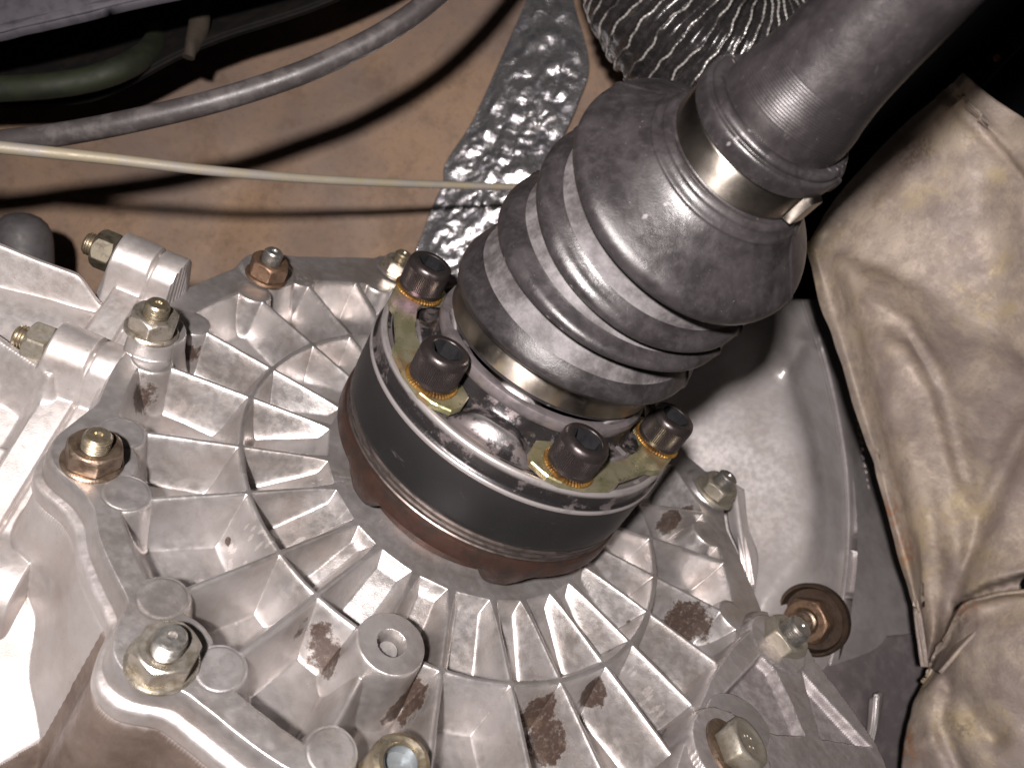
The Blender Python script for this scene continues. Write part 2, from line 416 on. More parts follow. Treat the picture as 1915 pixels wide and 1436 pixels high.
# close against the round cover
rc = np.hypot(GX, GY); ec = Rout(np.arctan2(GY, GX))
HH = smax(HH, -1.62-6*np.maximum(rc-ec-.12, 0), .35)
HH = np.where(rc < ec-.25, np.minimum(HH, -1.8), HH)
HH += vnoise(np.stack([GX, GY, 0*GX], -1), .6, 9, 2)*.05
keep = rc > ec-.6
P = np.stack([GX, GY, HH], -1); fc = gridfaces(len(gx), len(gy)); km = keep.ravel()
fc = fc[km[fc].all(1)]
N = np.cross(np.gradient(P, axis=0), np.gradient(P, axis=1)); N /= np.linalg.norm(N, axis=-1)[..., None]
cid = (GX < -13.25+.02*(GY+2)).astype(int)
for yc, (xa, xb), r, nm_i in ((-.2, (-14.7, -12.3), 1.05, 2), (3.96, (-14.65, -12.1), 1.0, 3)):
    cid = np.where((np.abs(GY-yc) < r) & (GX > xa) & (GX < xb), nm_i, cid)
hsp = [(atz(30, 488, .6), .9), (atz(55, 500, .5), .7), (atz(15, 475, .7), .5), (atz(300, 1400, -5), 2.0)]
M_HOUSE = alu('satin_aluminium_housing', hsp, tint=(.50, .47, .46), dirt=(.34, .285, .25), rough=.46, grain=.9, metal=.68, dirtamt=.5, mott=.3, specks=1.)
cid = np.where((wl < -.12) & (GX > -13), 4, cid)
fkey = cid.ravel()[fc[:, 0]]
M_LOW = alu('dark_brown_lower_casing', [], tint=(.20, .155, .13), dirt=(.10, .07, .055), rough=.5, metal=.45, dirtamt=.9)  # darker, browner colours than the rest of the housing, beyond the ridge
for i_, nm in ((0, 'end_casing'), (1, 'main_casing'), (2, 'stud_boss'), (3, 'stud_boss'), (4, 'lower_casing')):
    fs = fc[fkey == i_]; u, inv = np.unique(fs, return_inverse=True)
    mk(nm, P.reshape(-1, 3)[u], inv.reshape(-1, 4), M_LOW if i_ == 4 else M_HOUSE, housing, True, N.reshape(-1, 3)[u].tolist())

# ------------------------------------------------------------------ nuts, studs, bolts
def hexnut_parts(AF, h, stud_r, stud_h, wash_r=0, wash_h=0, dome=True):
    """local geometry, base at the origin, axis +z"""
    R = AF/math.sqrt(3); n = 120; a = np.linspace(0, 2*np.pi, n, endpoint=False)
    hexr = (AF/2)/np.cos((a+np.pi/6) % (np.pi/3)-np.pi/6); hexr = np.minimum(hexr, R*.985)
    P = []; prof = []
    ch = .30*(hexr-AF/2)*1.2
    rows = [(stud_r*1.02, 'in', 0), (stud_r*1.02, h*.93, 0), (stud_r*1.25, h, 0), (AF/2*.93, h, 0), (None, h-.02, 1), (None, h*.12, 2), (None, 0, 3)]
    V = []
    V.append(np.stack([stud_r*1.02*np.cos(a), stud_r*1.02*np.sin(a), np.full(n, h*.90)], -1))
    V.append(np.stack([stud_r*1.28*np.cos(a), stud_r*1.28*np.sin(a), np.full(n, h)], -1))
    V.append(np.stack([AF*.468*np.cos(a), AF*.468*np.sin(a), np.full(n, h)], -1))
    V.append(np.stack([(hexr*.5+AF*.25-.01)*np.cos(a), (hexr*.5+AF*.25-.01)*np.sin(a), h-.3*(hexr-AF/2)*1.3-.02], -1))
    V.append(np.stack([hexr*np.cos(a), hexr*np.sin(a), h-.03-1.35*(hexr-AF/2)], -1))
    V.append(np.stack([hexr*1.0*np.cos(a), hexr*1.0*np.sin(a), np.full(n, h*.5)], -1))
    V.append(np.stack([hexr*np.cos(a), hexr*np.sin(a), .02+.6*(hexr-AF/2)+wash_h], -1))
    V.append(np.stack([(AF*.47)*np.cos(a), (AF*.47)*np.sin(a), np.full(n, 0.0+wash_h)], -1))
    P = np.stack(V, 1).reshape(-1, 3); m = len(V)
    f = [tuple(q)[::-1] for q in gridfaces(n, m, True)]
    f = [q[::-1] for q in f]
    f = [q[::-1] for q in f]
    nut = (P, f)
    # stud with thread
    prof = [(stud_r*.92, -.1)]; z = h*.8
    while z < stud_h-.12:
        prof += [(stud_r*.86, z), (stud_r, z+.035), (stud_r, z+.05), (stud_r*.86, z+.085)]; z += .095
    prof += [(stud_r*.92, stud_h-.06), (stud_r*.8, stud_h), (stud_r*.30, stud_h+.01), (stud_r*.22, stud_h-.05), (0, stud_h-.06)]
    stud = lathe(prof, seg=40)
    wash = None
    if wash_r: wash = lathe([(0, 0), (wash_r, 0), (wash_r, wash_h*.6), (wash_r-.05, wash_h), (stud_r, wash_h+.01)], seg=64)
    return nut, stud, wash
def orient(o, n, spin=0, hint=(1, 0, 0)):
    u, v, n = frame(n, hint)
    m = Matrix(((u[0], v[0], n[0], 0), (u[1], v[1], n[1], 0), (u[2], v[2], n[2], 0), (0, 0, 0, 1))) @ Matrix.Rotation(spin, 4, 'Z')
    m.translation = o.location; o.matrix_world = m
M_NUT_BRONZE = simple('brown_oxidised_steel', (.27, .205, .155), .36, .85, sc=3, col2=(.13, .085, .055), amt=.8, bump=.25)
M_NUT_ZINC = simple('aged_zinc_steel', (.52, .48, .42), .33, .85, sc=3, col2=(.30, .26, .19), amt=.8, bump=.2)
M_NUT_RUST = simple('rusty_steel', (.20, .125, .08), .42, .65, sc=3, col2=(.10, .065, .045), amt=.9, bump=.5)
M_NUT_OLIVE = simple('olive_zinc_steel', (.30, .275, .235), .45, .65, sc=5, col2=(.24, .21, .14), amt=.7, bump=.2)
M_NUT_OLD = simple('dark_stained_steel', (.12, .105, .075), .45, .6, sc=3, col2=(.05, .04, .03), amt=.8)
M_STUD = simple('yellow_zinc_thread', (.48, .42, .32), .33, .9, sc=4, col2=(.38, .30, .17), amt=.6)
M_STUD2 = simple('bright_thread', (.46, .44, .41), .36, .9, sc=4)
_nutkind = {}
def nut(px, pz, label, mat, smat, AF=1.7, h=.85, sr=.48, sh=1.25, wr=.98, wh=.10, spin=.3, n=(0, 0, 1), name='hex_nut', group='stud nuts on the gearbox castings', loc=None):
    L = np.array(loc) if loc is not None else atz(px[0], px[1], pz)
    key = (AF, h, sr, sh, wr, wh)
    t = thing(name, label, 'nut', (0, 0, 0), group)
    (nv_, nf), (sv, sf), ws = hexnut_parts(*key)
    mk('nut_body', nv_, nf, mat, t, False)
    t.children[0].data.set_sharp_from_angle(angle=math.radians(35)) if False else None
    me = t.children[0].data if t.children else None
    mk('threaded_stud', sv, sf, smat, t)
    if ws is not None: mk('washer', ws[0], ws[1], mat, t, False)
    t.location = tuple(L*S); orient(t, n, spin)
    return t
nut((303, 1238), 0.0, 'grey zinc hex nut with cross-marked stud, nearest the bottom left corner of the picture', M_NUT_ZINC, M_STUD2, AF=1.40, h=.72, sr=.385, sh=1.15, wr=.87, wh=.12, spin=.95)
nut((172, 864), 0.0, 'brown oxidised hex nut on the cover boss between the grey nut and the silver nut', M_NUT_BRONZE, M_STUD, AF=1.36, h=.74, sr=.385, sh=1.12, wr=.82, wh=.11, spin=.50)
nut((283, 618), 0.65, 'shiny silver hex nut on the raised boss beside the joint line of the gearbox castings', M_NUT_ZINC, M_STUD, AF=1.40, h=.78, sh=1.18, sr=.40, wr=.86, wh=.13, spin=1.2)
nut((497, 517), 0.1, 'rusty brown hex nut at the far rim of the cover, against the brown wall', M_NUT_RUST, M_STUD2, AF=1.42, h=.85, sh=1.3, sr=.39, wr=.86, wh=.12, spin=.3)
nut((741, 508), 0.1, 'pale gold hex nut half hidden behind the farthest socket head bolt', M_NUT_ZINC, M_STUD, AF=1.35, h=.7, sh=1.1, sr=.42, wr=.9, wh=.1, spin=.4)
nut((1335, 922), 0.2, 'blurred dull hex nut on the right rim of the cover under the bell housing', M_NUT_OLIVE, M_STUD2, AF=1.5, h=.75, sh=1.2, sr=.45, wr=1.0, wh=.14, spin=.9)
nut((1452, 1203), 0.3, 'grey hex nut on the top corner of the triangular bracket, with a rusty washer behind', M_NUT_OLIVE, M_STUD2, AF=1.55, h=.85, sh=1.35, sr=.5, wr=1.0, wh=.15, spin=.75, n=(.10, -.05, 1))
# nuts lying on their sides on the casing bosses, studs pointing left
nut((0, 0), 0, 'olive hex nut on a sideways stud at the left edge, beside the bright casing boss', M_NUT_OLIVE, M_STUD, AF=1.35, h=.72, sh=1.15, sr=.42, wr=0, wh=.0, spin=.2, n=(-1, 0.0, .0), loc=(-14.62, -.2, -.9))
nut((0, 0), 0, 'dark stained hex nut on a sideways stud above the silver nut, against the brown wall', M_NUT_OLD, M_STUD, AF=1.3, h=.72, sh=1.1, sr=.42, wr=0, wh=.0, spin=.5, n=(-1, 0.0, .0), loc=(-14.57, 3.96, .67))

# hex bolt holding the bracket, gold ring nut at the bottom edge, rusty cup washer behind the bracket
def hexbolt(loc, n, AF, h, wr, label):
    t = thing('hex_bolt', label, 'bolt')
    R = AF/math.sqrt(3); k = 96; a = np.linspace(0, 2*np.pi, k, endpoint=False)
    hx = np.minimum((AF/2)/np.cos((a+np.pi/6) % (np.pi/3)-np.pi/6), R*.985)
    V = [np.stack([q*np.cos(a), q*np.sin(a), z+0*a], -1) for q, z in ((0*a+.01, h-.05), (0*a+AF*.25, h-.05), (0*a+AF*.37, h-.03), (0*a+AF*.40, h), (0*a+AF*.475, h), (hx, h-.03-1.2*(hx-AF/2)), (hx, 0*a+.12), (hx*.9, 0*a+.1))]
    mk('bolt_head', np.stack(V, 1).reshape(-1, 3), gridfaces(k, len(V), True), M_NUT_OLIVE, t, False)
    v, f = lathe([(0, 0), (wr, 0), (wr, .10), (wr-.06, .15), (.3, .15)], seg=64); mk('washer', v, f, M_NUT_BRONZE, t, False)
    # worn raised strength marks on the head
    for q, (bx, by) in enumerate(((-.16, .16), (.0, .18), (.14, .12), (-.12, -.16), (.05, -.18))):
        v, f = lathe([(.0, h-.02), (.05, h-.025), (.06, h-.06)], (bx, by, 0), seg=12); mk('head_mark', v, f, M_NUT_OLIVE, t)
    t.location = tuple(np.array(loc)*S); orient(t, n, .25); return t
hexbolt(atz(1365, 1408, .75), (.25, .05, 1), 1.45, .85, 1.05, 'large bare steel hex bolt head on the lower boss of the triangular bracket')
t = thing('ring_nut', 'gold rimmed hollow socket screw cut off by the bottom edge of the picture', 'screw', atz(735, 1440, .2))
v, f = lathe([(.42, .1), (.44, .52), (.50, .62), (.62, .66), (.74, .60), (.80, .45), (.82, -.6)], atz(735, 1446, .1), seg=64); mk('rim', v, f, M_STUD, t)
v, f = lathe([(0, .25), (.42, .25), (.43, .56)], atz(735, 1446, .1), seg=48); mk('socket', v, f, simple('dark_socket', (.25, .27, .28), .4, .6), t)

# ------------------------------------------------------------------ CV joint
PIV = np.array([0, 0, 3.8]); SD = atd(1450, 236, 20*(ray(1450, 236)@RC[2])/np.linalg.norm(ray(1450, 236)))-PIV; SD /= np.linalg.norm(SD)
M_RUSTF = simple('rust_brown_flange', (.062, .033, .025), .42, .6, sc=1.4, col2=(.036, .028, .025), amt=.8, bump=.35, bsc=14)
def joint_mat(name, base, worn, rough, metal, lo, hi, sc, stretch=(1, 1, 3.5), edge=.6, wear=None):
    t = NT(name)
    m = t.ramp(t.noise(sc, 8, .68, stretch=stretch, off=3), lo, hi)
    e = t.ramp(t.tc.outputs['Pointiness'], .52, .56, 0, edge)
    m2 = t.math('MAXIMUM', m, e)
    for z0, r0_, wd in (wear or ()):          # bare metal rubbed along a turned edge
        sx = t.n.new('ShaderNodeSeparateXYZ'); t.l.new(t.cm, sx.inputs[0])
        dz = t.math('ABSOLUTE', t.math('SUBTRACT', sx.outputs[2], z0), 0)
        rad_ = t.math('SQRT', t.math('ADD', t.math('MULTIPLY', sx.outputs[0], sx.outputs[0]), t.math('MULTIPLY', sx.outputs[1], sx.outputs[1])), 0)
        dz = t.math('ADD', dz, t.math('MULTIPLY', t.noise(1.4, 7, .7, off=z0), wd*2.4))
        ed = t.math('MULTIPLY', t.ramp(dz, wd*1.75, wd*1.1), t.ramp(rad_, r0_-.05, r0_+.02)); m2 = t.math('MAXIMUM', m2, ed)
    c = t.mix(m2, base, worn)
    if wear:                                 # bare patches on the flat of the cap
        fl_ = t.math('MULTIPLY', t.math('MULTIPLY', t.ramp(rad_, 4.3, 4.6), t.ramp(rad_, 5.25, 5.15)), t.ramp(t.noise(.8, 6, .65, off=12), .44, .50)); m2 = t.math('MAXIMUM', m2, fl_); c = t.mix(fl_, c, worn)
    if wear: c = t.mix(t.ramp(t.tc.outputs['Pointiness'], .5, .54, 0, .5), c, (.5, .47, .46))
    fine = t.ramp(t.noise(30, 3, .6, off=6), .66, .72, 0, .5); c = t.mix(fine, c, tuple(min(1, q*2.2) for q in worn))
    n = t.bump(t.noise(16, 4, .6), .12, .03)
    r = t.ramp(m2, 0, 1, rough, rough+.08)
    return t.out(c, r, t.ramp(m2, 0, 1, metal*.5, metal), n)
M_BLK = joint_mat('black_oxide_steel', (.0065, .0065, .007), (.05, .042, .04), .46, .3, .63, .71, 1.1, (1, 1, 3.0))
M_CAP = joint_mat('dust_cap_steel', (.017, .015, .016), (.19, .165, .165), .33, .7, .52, .60, .95, (1, 1, 1), .6, [(5.40, 5.16, .11), (4.56, 5.3, .035)])
M_GRV = simple('grooved_steel', (.14, .115, .105), .38, .8, sc=2, col2=(.05, .042, .04), amt=.8, stretch=(1, 1, 6))
fl = thing('output_flange', 'rust brown lobed drive flange between the black joint and the aluminium cover', 'flange', (0, 0, 0))
def lobes(a, r, z):
    d_ = (np.degrees(a)-41.75+30) % 60-30; L = np.exp(-(d_/9.0)**4)
    low = z < 1.49; sc_l = np.clip((1.5-z)/.3, 0, 1)
    return np.where(low, r+(.03*L-.22*(1-L))*np.minimum(sc_l, 1)*(r > 4.3), r), np.where(low & (r > 4.3), z-.70*L*sc_l, z)
v, f = lathe([(2.5, .02), (4.2, .02), (4.3, .95), (4.6, 1.1), (4.85, 1.2), (5.20, 1.26), (5.40, 1.38), (5.47, 1.5), (5.47, 2.02), (5.43, 2.12), (5.3, 2.15)], seg=360, rmod=lobes); mk('disc', v, f, M_RUSTF, fl)
cv = thing('cv_joint', 'black cylindrical constant velocity joint bolted to the rusty drive flange', 'cv joint', (0, 0, 2.1))
def wav(a, r, z):
    return r, z
v, f = lathe([(4.6, 2.13), (5.36, 2.14), (5.38, 2.2), (5.34, 2.24), (5.36, 2.36), (5.30, 2.40), (5.30, 2.48), (5.37, 2.52), (5.37, 2.58), (5.31, 2.62), (5.31, 2.68), (5.38, 2.72)], seg=180); mk('lower_groove_band', v, f, M_GRV, cv)
v, f = lathe([(5.38, 2.72), (5.41, 2.78), (5.42, 2.9), (5.42, 4.5), (5.40, 4.58), (5.3, 4.6)], seg=180); mk('outer_race', v, f, M_BLK, cv)
# pressed steel dust cap: skirt, rolled rim, flat with domed bulges, neck for the boot
nr_, na_ = 90, 360
ang = np.linspace(0, 2*np.pi, na_, endpoint=False)[:, None]; rad = np.linspace(5.16, 3.0, nr_)[None, :]
zc = 5.36+.0*ang-.12*np.exp(-((rad-4.9)/.15)**2)*0
bul = 0
for k in range(6):
    a0 = math.radians(11.75+60*k); da = (ang-a0+np.pi) % (2*np.pi)-np.pi
    bul = bul+.42*np.exp(-(da*4.2/.95)**4)*smooth(4.72, 4.25, rad)
    a1 = math.radians(41.75+60*k); da = (ang-a1+np.pi) % (2*np.pi)-np.pi
zc = zc+bul+.85*smooth(3.9, 3.45, rad)-.10*smooth(5.05, 4.9, rad)+.06*smooth(4.9, 4.6, rad)
capP = np.stack([rad*np.cos(ang), rad*np.sin(ang), zc], -1)
sk = np.array([(5.42, 4.52), (5.46, 4.56), (5.465, 4.64), (5.42, 4.70), (5.34, 4.74), (5.33, 4.85), (5.34, 5.15), (5.36, 5.28), (5.34, 5.37), (5.28, 5.42), (5.21, 5.42), (5.17, 5.38)])
skP = np.stack([sk[:, 0][None]*np.cos(ang), sk[:, 0][None]*np.sin(ang), sk[:, 1][None]+0*ang], -1)
PC = np.concatenate([skP, capP], 1)
mk('dust_cap', PC.reshape(-1, 3), gridfaces(na_, PC.shape[1], True), M_CAP, cv)
# oily black film on the flat of the cap is part of the cap's finish; the neck ring carries the boot
v, f = lathe([(3.35, 5.9), (3.66, 6.0), (3.74, 6.1), (3.76, 6.32), (3.72, 6.44), (3.60, 6.47), (3.42, 6.47)], seg=160)
M_RING = simple('dull_grey_steel', (.20, .175, .18), .42, .6, sc=1.6, col2=(.10, .09, .09), amt=.7)
mk('neck_ring', v, f, M_RING, cv)

# lock plates under the socket bolts
t = NT('yellow_passivated_zinc')
u_ = t.ramp(t.noise(1.1, 5, .6, off=4), .35, .65)
c = t.mix(u_, (.50, .46, .31), (.36, .35, .20)); c = t.mix(t.ramp(t.noise(.9, 3, .5, off=8), .56, .68, 0, .7), c, (.40, .25, .12))
pk = t.near(atz(765, 570, 5.7), .9); c = t.mix(pk, c, (.62, .46, .52))
c = t.mix(t.ramp(t.tc.outputs['Pointiness'], .51, .56, 0, .6), c, (.85, .80, .60))
c = t.mix(t.ramp(t.noise(3, 6, .7, off=1), .60, .68, 0, .6), c, (.07, .055, .03))
M_ZY = t.out(c, t.ramp(t.noise(5, 5, .6), .3, .7, .26, .40), .85, t.bump(t.noise(11, 5, .6, off=2), .10, .03))
half = [(4.30, 0), (4.32, 9), (4.36, 17), (4.28, 23), (4.02, 29), (3.72, 35.5), (3.90, 42.5), (4.5, 45.2), (4.98, 44.5), (5.22, 40.5), (5.32, 38.6), (5.42, 34), (5.40, 25), (5.34, 15), (5.22, 11.2), (5.06, 8.6), (5.00, 0)]
def lockplate(mid, label):
    o = half+[(r, -d) for r, d in half[-2:0:-1]]
    pts = np.array([(r*math.cos(math.radians(mid+d)), r*math.sin(math.radians(mid+d))) for r, d in o])
    c0 = pts.mean(0); n = len(pts)
    ctr = []
    layers = []
    def inset(q, e):
        nx = np.roll(q, -1, 0)-np.roll(q, 1, 0); nn = np.stack([nx[:, 1], -nx[:, 0]], -1); nn /= np.linalg.norm(nn, axis=1)[:, None]
        s = np.sign(((q-c0)*nn).sum(1).sum()); return q-nn*e*s
    for e, z in ((0.02, 5.44), (0, 5.47), (0, 5.62), (.035, 5.665)):
        q = inset(pts, e); layers.append(np.column_stack([q, np.full(n, z)]))
    V = np.concatenate(layers); F_ = []
    for L in range(3):
        for i in range(n): F_.append((L*n+i, L*n+(i+1) % n, (L+1)*n+(i+1) % n, (L+1)*n+i))
    F_.append(tuple(range(3*n, 4*n)))
    o = mk('lock_plate', V, F_, M_ZY, None, False, org=(4.7*math.cos(math.radians(mid)), 4.7*math.sin(math.radians(mid)), 5.5))
    return tag(o, label, 'lock plate', 'yellow zinc plates under the joint bolts')
lockplate(191.75, 'yellow and pink zinc plate under the two socket bolts at the left of the joint')
lockplate(311.75, 'yellow green zinc plate under the two socket bolts at the lower right of the joint')

# socket head bolts
M_SOCK = simple('brown_black_bolt_steel', (.052, .043, .042), .34, .75, sc=3, col2=(.055, .045, .045), amt=.6, bump=.12)
M_SOCKIN = simple('oily_black_socket', (.012, .012, .013), .6, .0, sc=3)
M_SOCKIN.node_tree.nodes['Principled BSDF'].inputs['Specular IOR Level'].default_value = .0
M_GOLD = simple('gold_lock_washer', (.38, .21, .06), .34, .85, sc=2, col2=(.16, .08, .035), amt=.9)
def socketbolt(a, label, spin):
    L = (4.7*math.cos(a), 4.7*math.sin(a), 5.67)
    t = thing('socket_head_bolt', label, 'bolt', (0, 0, 0), 'socket head bolts on the joint')
    nk = 60
    def km(aa, r, z):
        j = np.arange(len(aa))[:, None]; on = ((r > .70) & (z < .95) & (z > .30)).astype(float)
        return r-on*.022*(j % 3 == 0), z
    hexa = lambda aa: .36/np.cos((aa+np.pi/6) % (np.pi/3)-np.pi/6)
    v, f = lathe([(.50, .12), (.735, .13), (.75, .17), (.75, .29), (.75, .31), (.75, .94), (.75, .96), (.735, 1.06), (.69, 1.15), (.62, 1.195), (.48, 1.19), (.455, 1.16)], seg=240, rmod=km)
    mk('bolt_head', v, f, M_SOCK, t)
    k = 96; aa = np.linspace(0, 2*np.pi, k, endpoint=False); hx = hexa(aa)
    V = [np.stack([q*np.cos(aa), q*np.sin(aa), z+0*aa], -1) for q, z in ((0*aa+.46, 1.165), (hx+.035, 1.17), (hx, 1.13), (hx, .62), (hx*.02, .56))]
    mk('hex_socket', np.stack(V, 1).reshape(-1, 3), gridfaces(k, len(V), True), M_SOCKIN, t, False)
    # serrated spring washer
    v, f = lathe([(.70, .0), (.80, .0), (.84, .04), (.82, .10), (.74, .13), (.66, .12)], seg=240, rmod=lambda aa, r, z: (r-.02+.013*np.sin(aa*48)*(r > .76), z*.8+.010*np.sin(aa*48)*(z > .02)))
    mk('lock_washer', v, f, M_GOLD, t)
    t.location = tuple(np.array(L)*S); t.rotation_euler = (0, 0, spin); return t
socketbolt(math.radians(161.75), 'farthest socket head bolt on the upper left of the joint, beside the pink tinted plate', .35)
socketbolt(math.radians(221.75), 'second socket head bolt from the far left one, close to the boot clamp band', .15)
socketbolt(math.radians(281.75), 'nearest socket head bolt at the lower right, on the pointed end of the yellow plate', .75)
socketbolt(math.radians(341.75), 'rightmost socket head bolt with wet orange grease round its washer', .2)

# ------------------------------------------------------------------ rubber boot, clamps, shaft
SE1 = np.cross([0, 1., 0], SD); SE1 /= np.linalg.norm(SE1); SE2 = np.cross(SD, SE1)
AU = [0, 2.65, 3.66, 5.08, 7.07, 8.55, 10.2, 12.54, 13.2, 15.5]
AA = [-.063, -.063, -.075, -.134, -.078, .023, .002, -.091, -.04, 0]; AB = [.264, .264, .262, .12, .047, -.192, -.229, -.173, -.10, 0]
AXx = [0, -.167, -.23, -.46, -.48, -.39, -.21, -.07, -.03, 0]; AXy = [0, .676, .933, .22, .20, .17, .09, .03, 0, 0]
def axis_pt(u):
    u_ = np.asarray(u, float)
    lat = sinterp(u_, AXx, .4)[..., None]*SE1+sinterp(u_, AXy, .4)[..., None]*SE2
    return PIV+SD*u_[..., None]+lat, None
def sinterp(u, Y, w_=.7):
    acc = 0; W = 0
    for k in np.linspace(-1, 1, 9):
        g = math.exp(-(k/.6)**2); acc = acc+np.interp(u+k*w_, AU, Y)*g; W += g
    return acc/W
def axis_n(u):
    n = SD+float(sinterp(u, AA))*SE1+float(sinterp(u, AB))*SE2; return n/np.linalg.norm(n)
def bentlathe(prof, seg=220, rm=None):
    prof = np.array(prof, float); a = np.linspace(0, 2*np.pi, seg, endpoint=False)
    V = []
    for u, r in prof:
        c, _ = axis_pt(u); n = axis_n(u); e1, e2, n = frame(n, (1, 0, 0))
        rr = r+0*a
        if rm is not None: rr = rr+rm(a, u, r)
        V.append(c+rr[:, None]*(np.cos(a)[:, None]*e1+np.sin(a)[:, None]*e2))
    return np.stack(V, 1).reshape(-1, 3), gridfaces(seg, len(prof), True)
def sub(prof, n=6):
    return catmull(np.array(prof, float), n)
BOOT = [  # along the axis, radius, fold number, chalky face
    (2.68, 3.40, 0, 0), (2.85, 3.52, 0, 0), (3.62, 3.52, 0, 0), (3.70, 3.62, 0, 0), (3.86, 3.74, 0, 0), (4.15, 3.80, 0, 0), (4.55, 3.83, 0, 0), (5.00, 3.86, 0, 0), (5.25, 3.82, 0, 0), (5.5, 3.69, 0, 0), (5.8, 3.50, 0, 1), (6.15, 3.30, 0, 1), (6.5, 3.10, 0, 1), (6.85, 2.94, 0, 1), (6.98, 2.80, 0, 1), (6.92, 2.86, 1, 0),
    (6.82, 3.12, 1, 0), (6.75, 3.40, 1, 0), (6.78, 3.56, 1, 0), (6.92, 3.69, 1, 0), (7.12, 3.71, 1, 0), (7.32, 3.62, 1, 0), (7.45, 3.46, 1, 0), (7.60, 3.28, 1, 1), (7.84, 3.12, 1, 1), (8.08, 2.99, 1, 1), (8.34, 2.84, 1, 1), (8.42, 2.70, 1, 1), (8.36, 2.78, 2, 0),
    (8.30, 3.04, 2, 0), (8.24, 3.28, 2, 0), (8.27, 3.42, 2, 0), (8.40, 3.52, 2, 0), (8.60, 3.54, 2, 0), (8.78, 3.45, 2, 0), (8.90, 3.30, 2, 0), (9.05, 3.16, 2, 1), (9.35, 3.05, 2, 1), (9.72, 2.93, 2, 1), (9.90, 2.80, 2, 1), (9.84, 2.88, 3, 0),
    (9.84, 3.10, 3, 0), (9.82, 3.30, 3, 0), (9.87, 3.43, 3, 0), (10.0, 3.53, 3, 0), (10.20, 3.56, 3, 0), (10.36, 3.49, 3, 0), (10.50, 3.33, 3, 0), (10.66, 3.10, 3, 0), (10.84, 2.85, 3, 0), (11.02, 2.62, 3, 0), (11.18, 2.44, 3, 0), (11.34, 2.31, 3, 0), (11.42, 2.29, 3, 0), (11.50, 2.20, 3, 0), (11.58, 2.15, 3, 0), (11.66, 2.13, 3, 0), (11.74, 2.04, 3, 0), (11.80, 1.88, 3, 0), (12.46, 1.88, 3, 0),
    (12.50, 1.93, 4, 0), (12.55, 1.99, 4, 0), (12.78, 2.01, 4, 0), (12.90, 1.98, 4, 0), (12.93, 1.90, 4, 0), (13.0, 1.90, 4, 0), (13.06, 1.86, 4, 0), (13.10, 1.76, 4, 0), (13.06, 1.58, 4, 0)]
SEAM = {}
def seamangle(px, py):                     # angle round the axis of a point seen at this pixel near the big bead
    u = 10.2; c, _ = axis_pt(u); n = axis_n(u); e1, e2, n = frame(n, (1, 0, 0)); d = ray(px, py); k = ((c-CC)@n)/(d@n); q = CC+d*k-c
    return math.atan2(q@e2, q@e1)
sa = seamangle(1478, 570); sb = seamangle(1165, 178)
def seamf(a, u, r):
    out = 0*a
    for s0 in (sa, sb):
        da = (a-s0+np.pi) % (2*np.pi)-np.pi; out = out+.06*np.exp(-(da*r/.055)**2)
    return out+.012*np.sin(a*3+u)+.008*np.sin(a*7+u*3)
t = NT('black_rubber')
n1 = t.ramp(t.noise(.9, 8, .66, off=3, dist=.5), .36, .66); n2 = t.ramp(t.noise(3.5, 8, .7, off=11), .45, .65); n3 = t.ramp(t.noise(14, 5, .65, off=1), .45, .7)
c = t.mix(n1, (.014, .012, .0125), (.027, .0235, .0245)); c = t.mix(t.math('MULTIPLY', n2, .14), c, (.09, .082, .085)); c = t.mix(t.math('MULTIPLY', n3, .25), c, (.020, .017, .018))
pt = t.tc.outputs['Pointiness']; c = t.mix(t.ramp(pt, .53, .60, 0, .4), c, (.30, .28, .285))
speck = t.ramp(t.noise(38, 2, .5, off=8), .76, .79); c = t.mix(speck, c, (.55, .52, .5))
M_RUB = t.out(c, t.ramp(n1, 0, 1, .31, .42), 0.0, t.bump(t.noise(22, 5, .65, off=2), .16, .03, t.bump(n2, .12, .03)), Specular_IOR_Level=.52)
# chalky inner cone faces
t = NT('chalky_rubber')
n1 = t.ramp(t.noise(1.0, 9, .70, off=6), .38, .68); n2 = t.ramp(t.noise(12, 6, .7, off=2), .4, .65)
c = t.mix(n1, (.036, .031, .032), (.14, .131, .135)); c = t.mix(t.math('MULTIPLY', n2, .35), c, (.06, .052, .054))
M_CHALK = t.out(c, .55, 0.0, t.bump(t.noise(20, 5, .6, off=2), .15, .03), Specular_IOR_Level=.5)
boot = thing('rubber_boot', 'ribbed grey black rubber boot sealing the joint to the drive shaft', 'rubber boot', (0, 0, 6.4))
BP = sub([q[:2] for q in BOOT], 6)
v, f = bentlathe(BP, 560, seamf)
nP = len(BP)
# split the rubber into beads and the chalky cones behind them
uidx = np.arange(nP)
src = np.minimum(uidx//6, len(BOOT)-1)
seg_id = np.array([BOOT[q][2] for q in src]); chalk = np.array([BOOT[q][3] for q in src]) > 0
fj = f[:, 0] % nP
BN = None
Vg = v.reshape(560, nP, 3); Nn = np.cross(np.roll(Vg, -1, 0)-np.roll(Vg, 1, 0), np.gradient(Vg, axis=1)); Nn /= np.maximum(np.linalg.norm(Nn, axis=-1), 1e-9)[..., None]
Nn = Nn.reshape(-1, 3)
for q in range(5):
    for ch, mt_ in ((False, M_RUB), (True, M_CHALK)):
        sel = (seg_id[fj] == q) & (chalk[fj] == ch)
        if not sel.any(): continue
        u_, inv = np.unique(f[sel], return_inverse=True)
        mk('small_end_collar' if q == 4 else ('fold_cone' if ch else 'bellows_fold'), v[u_], inv.reshape(-1, 4), mt_, boot, True, Nn[u_].tolist())
M_BAND = simple('brushed_stainless_band', (.56, .51, .45), .38, 1.0, sc=.6, col2=(.40, .35, .30), amt=.6, stretch=(1, 1, 1), bump=.05)
_b = M_BAND.node_tree.nodes['Principled BSDF']; _b.inputs['Anisotropic'].default_value = .85; _b.inputs['Anisotropic Rotation'].default_value = .25
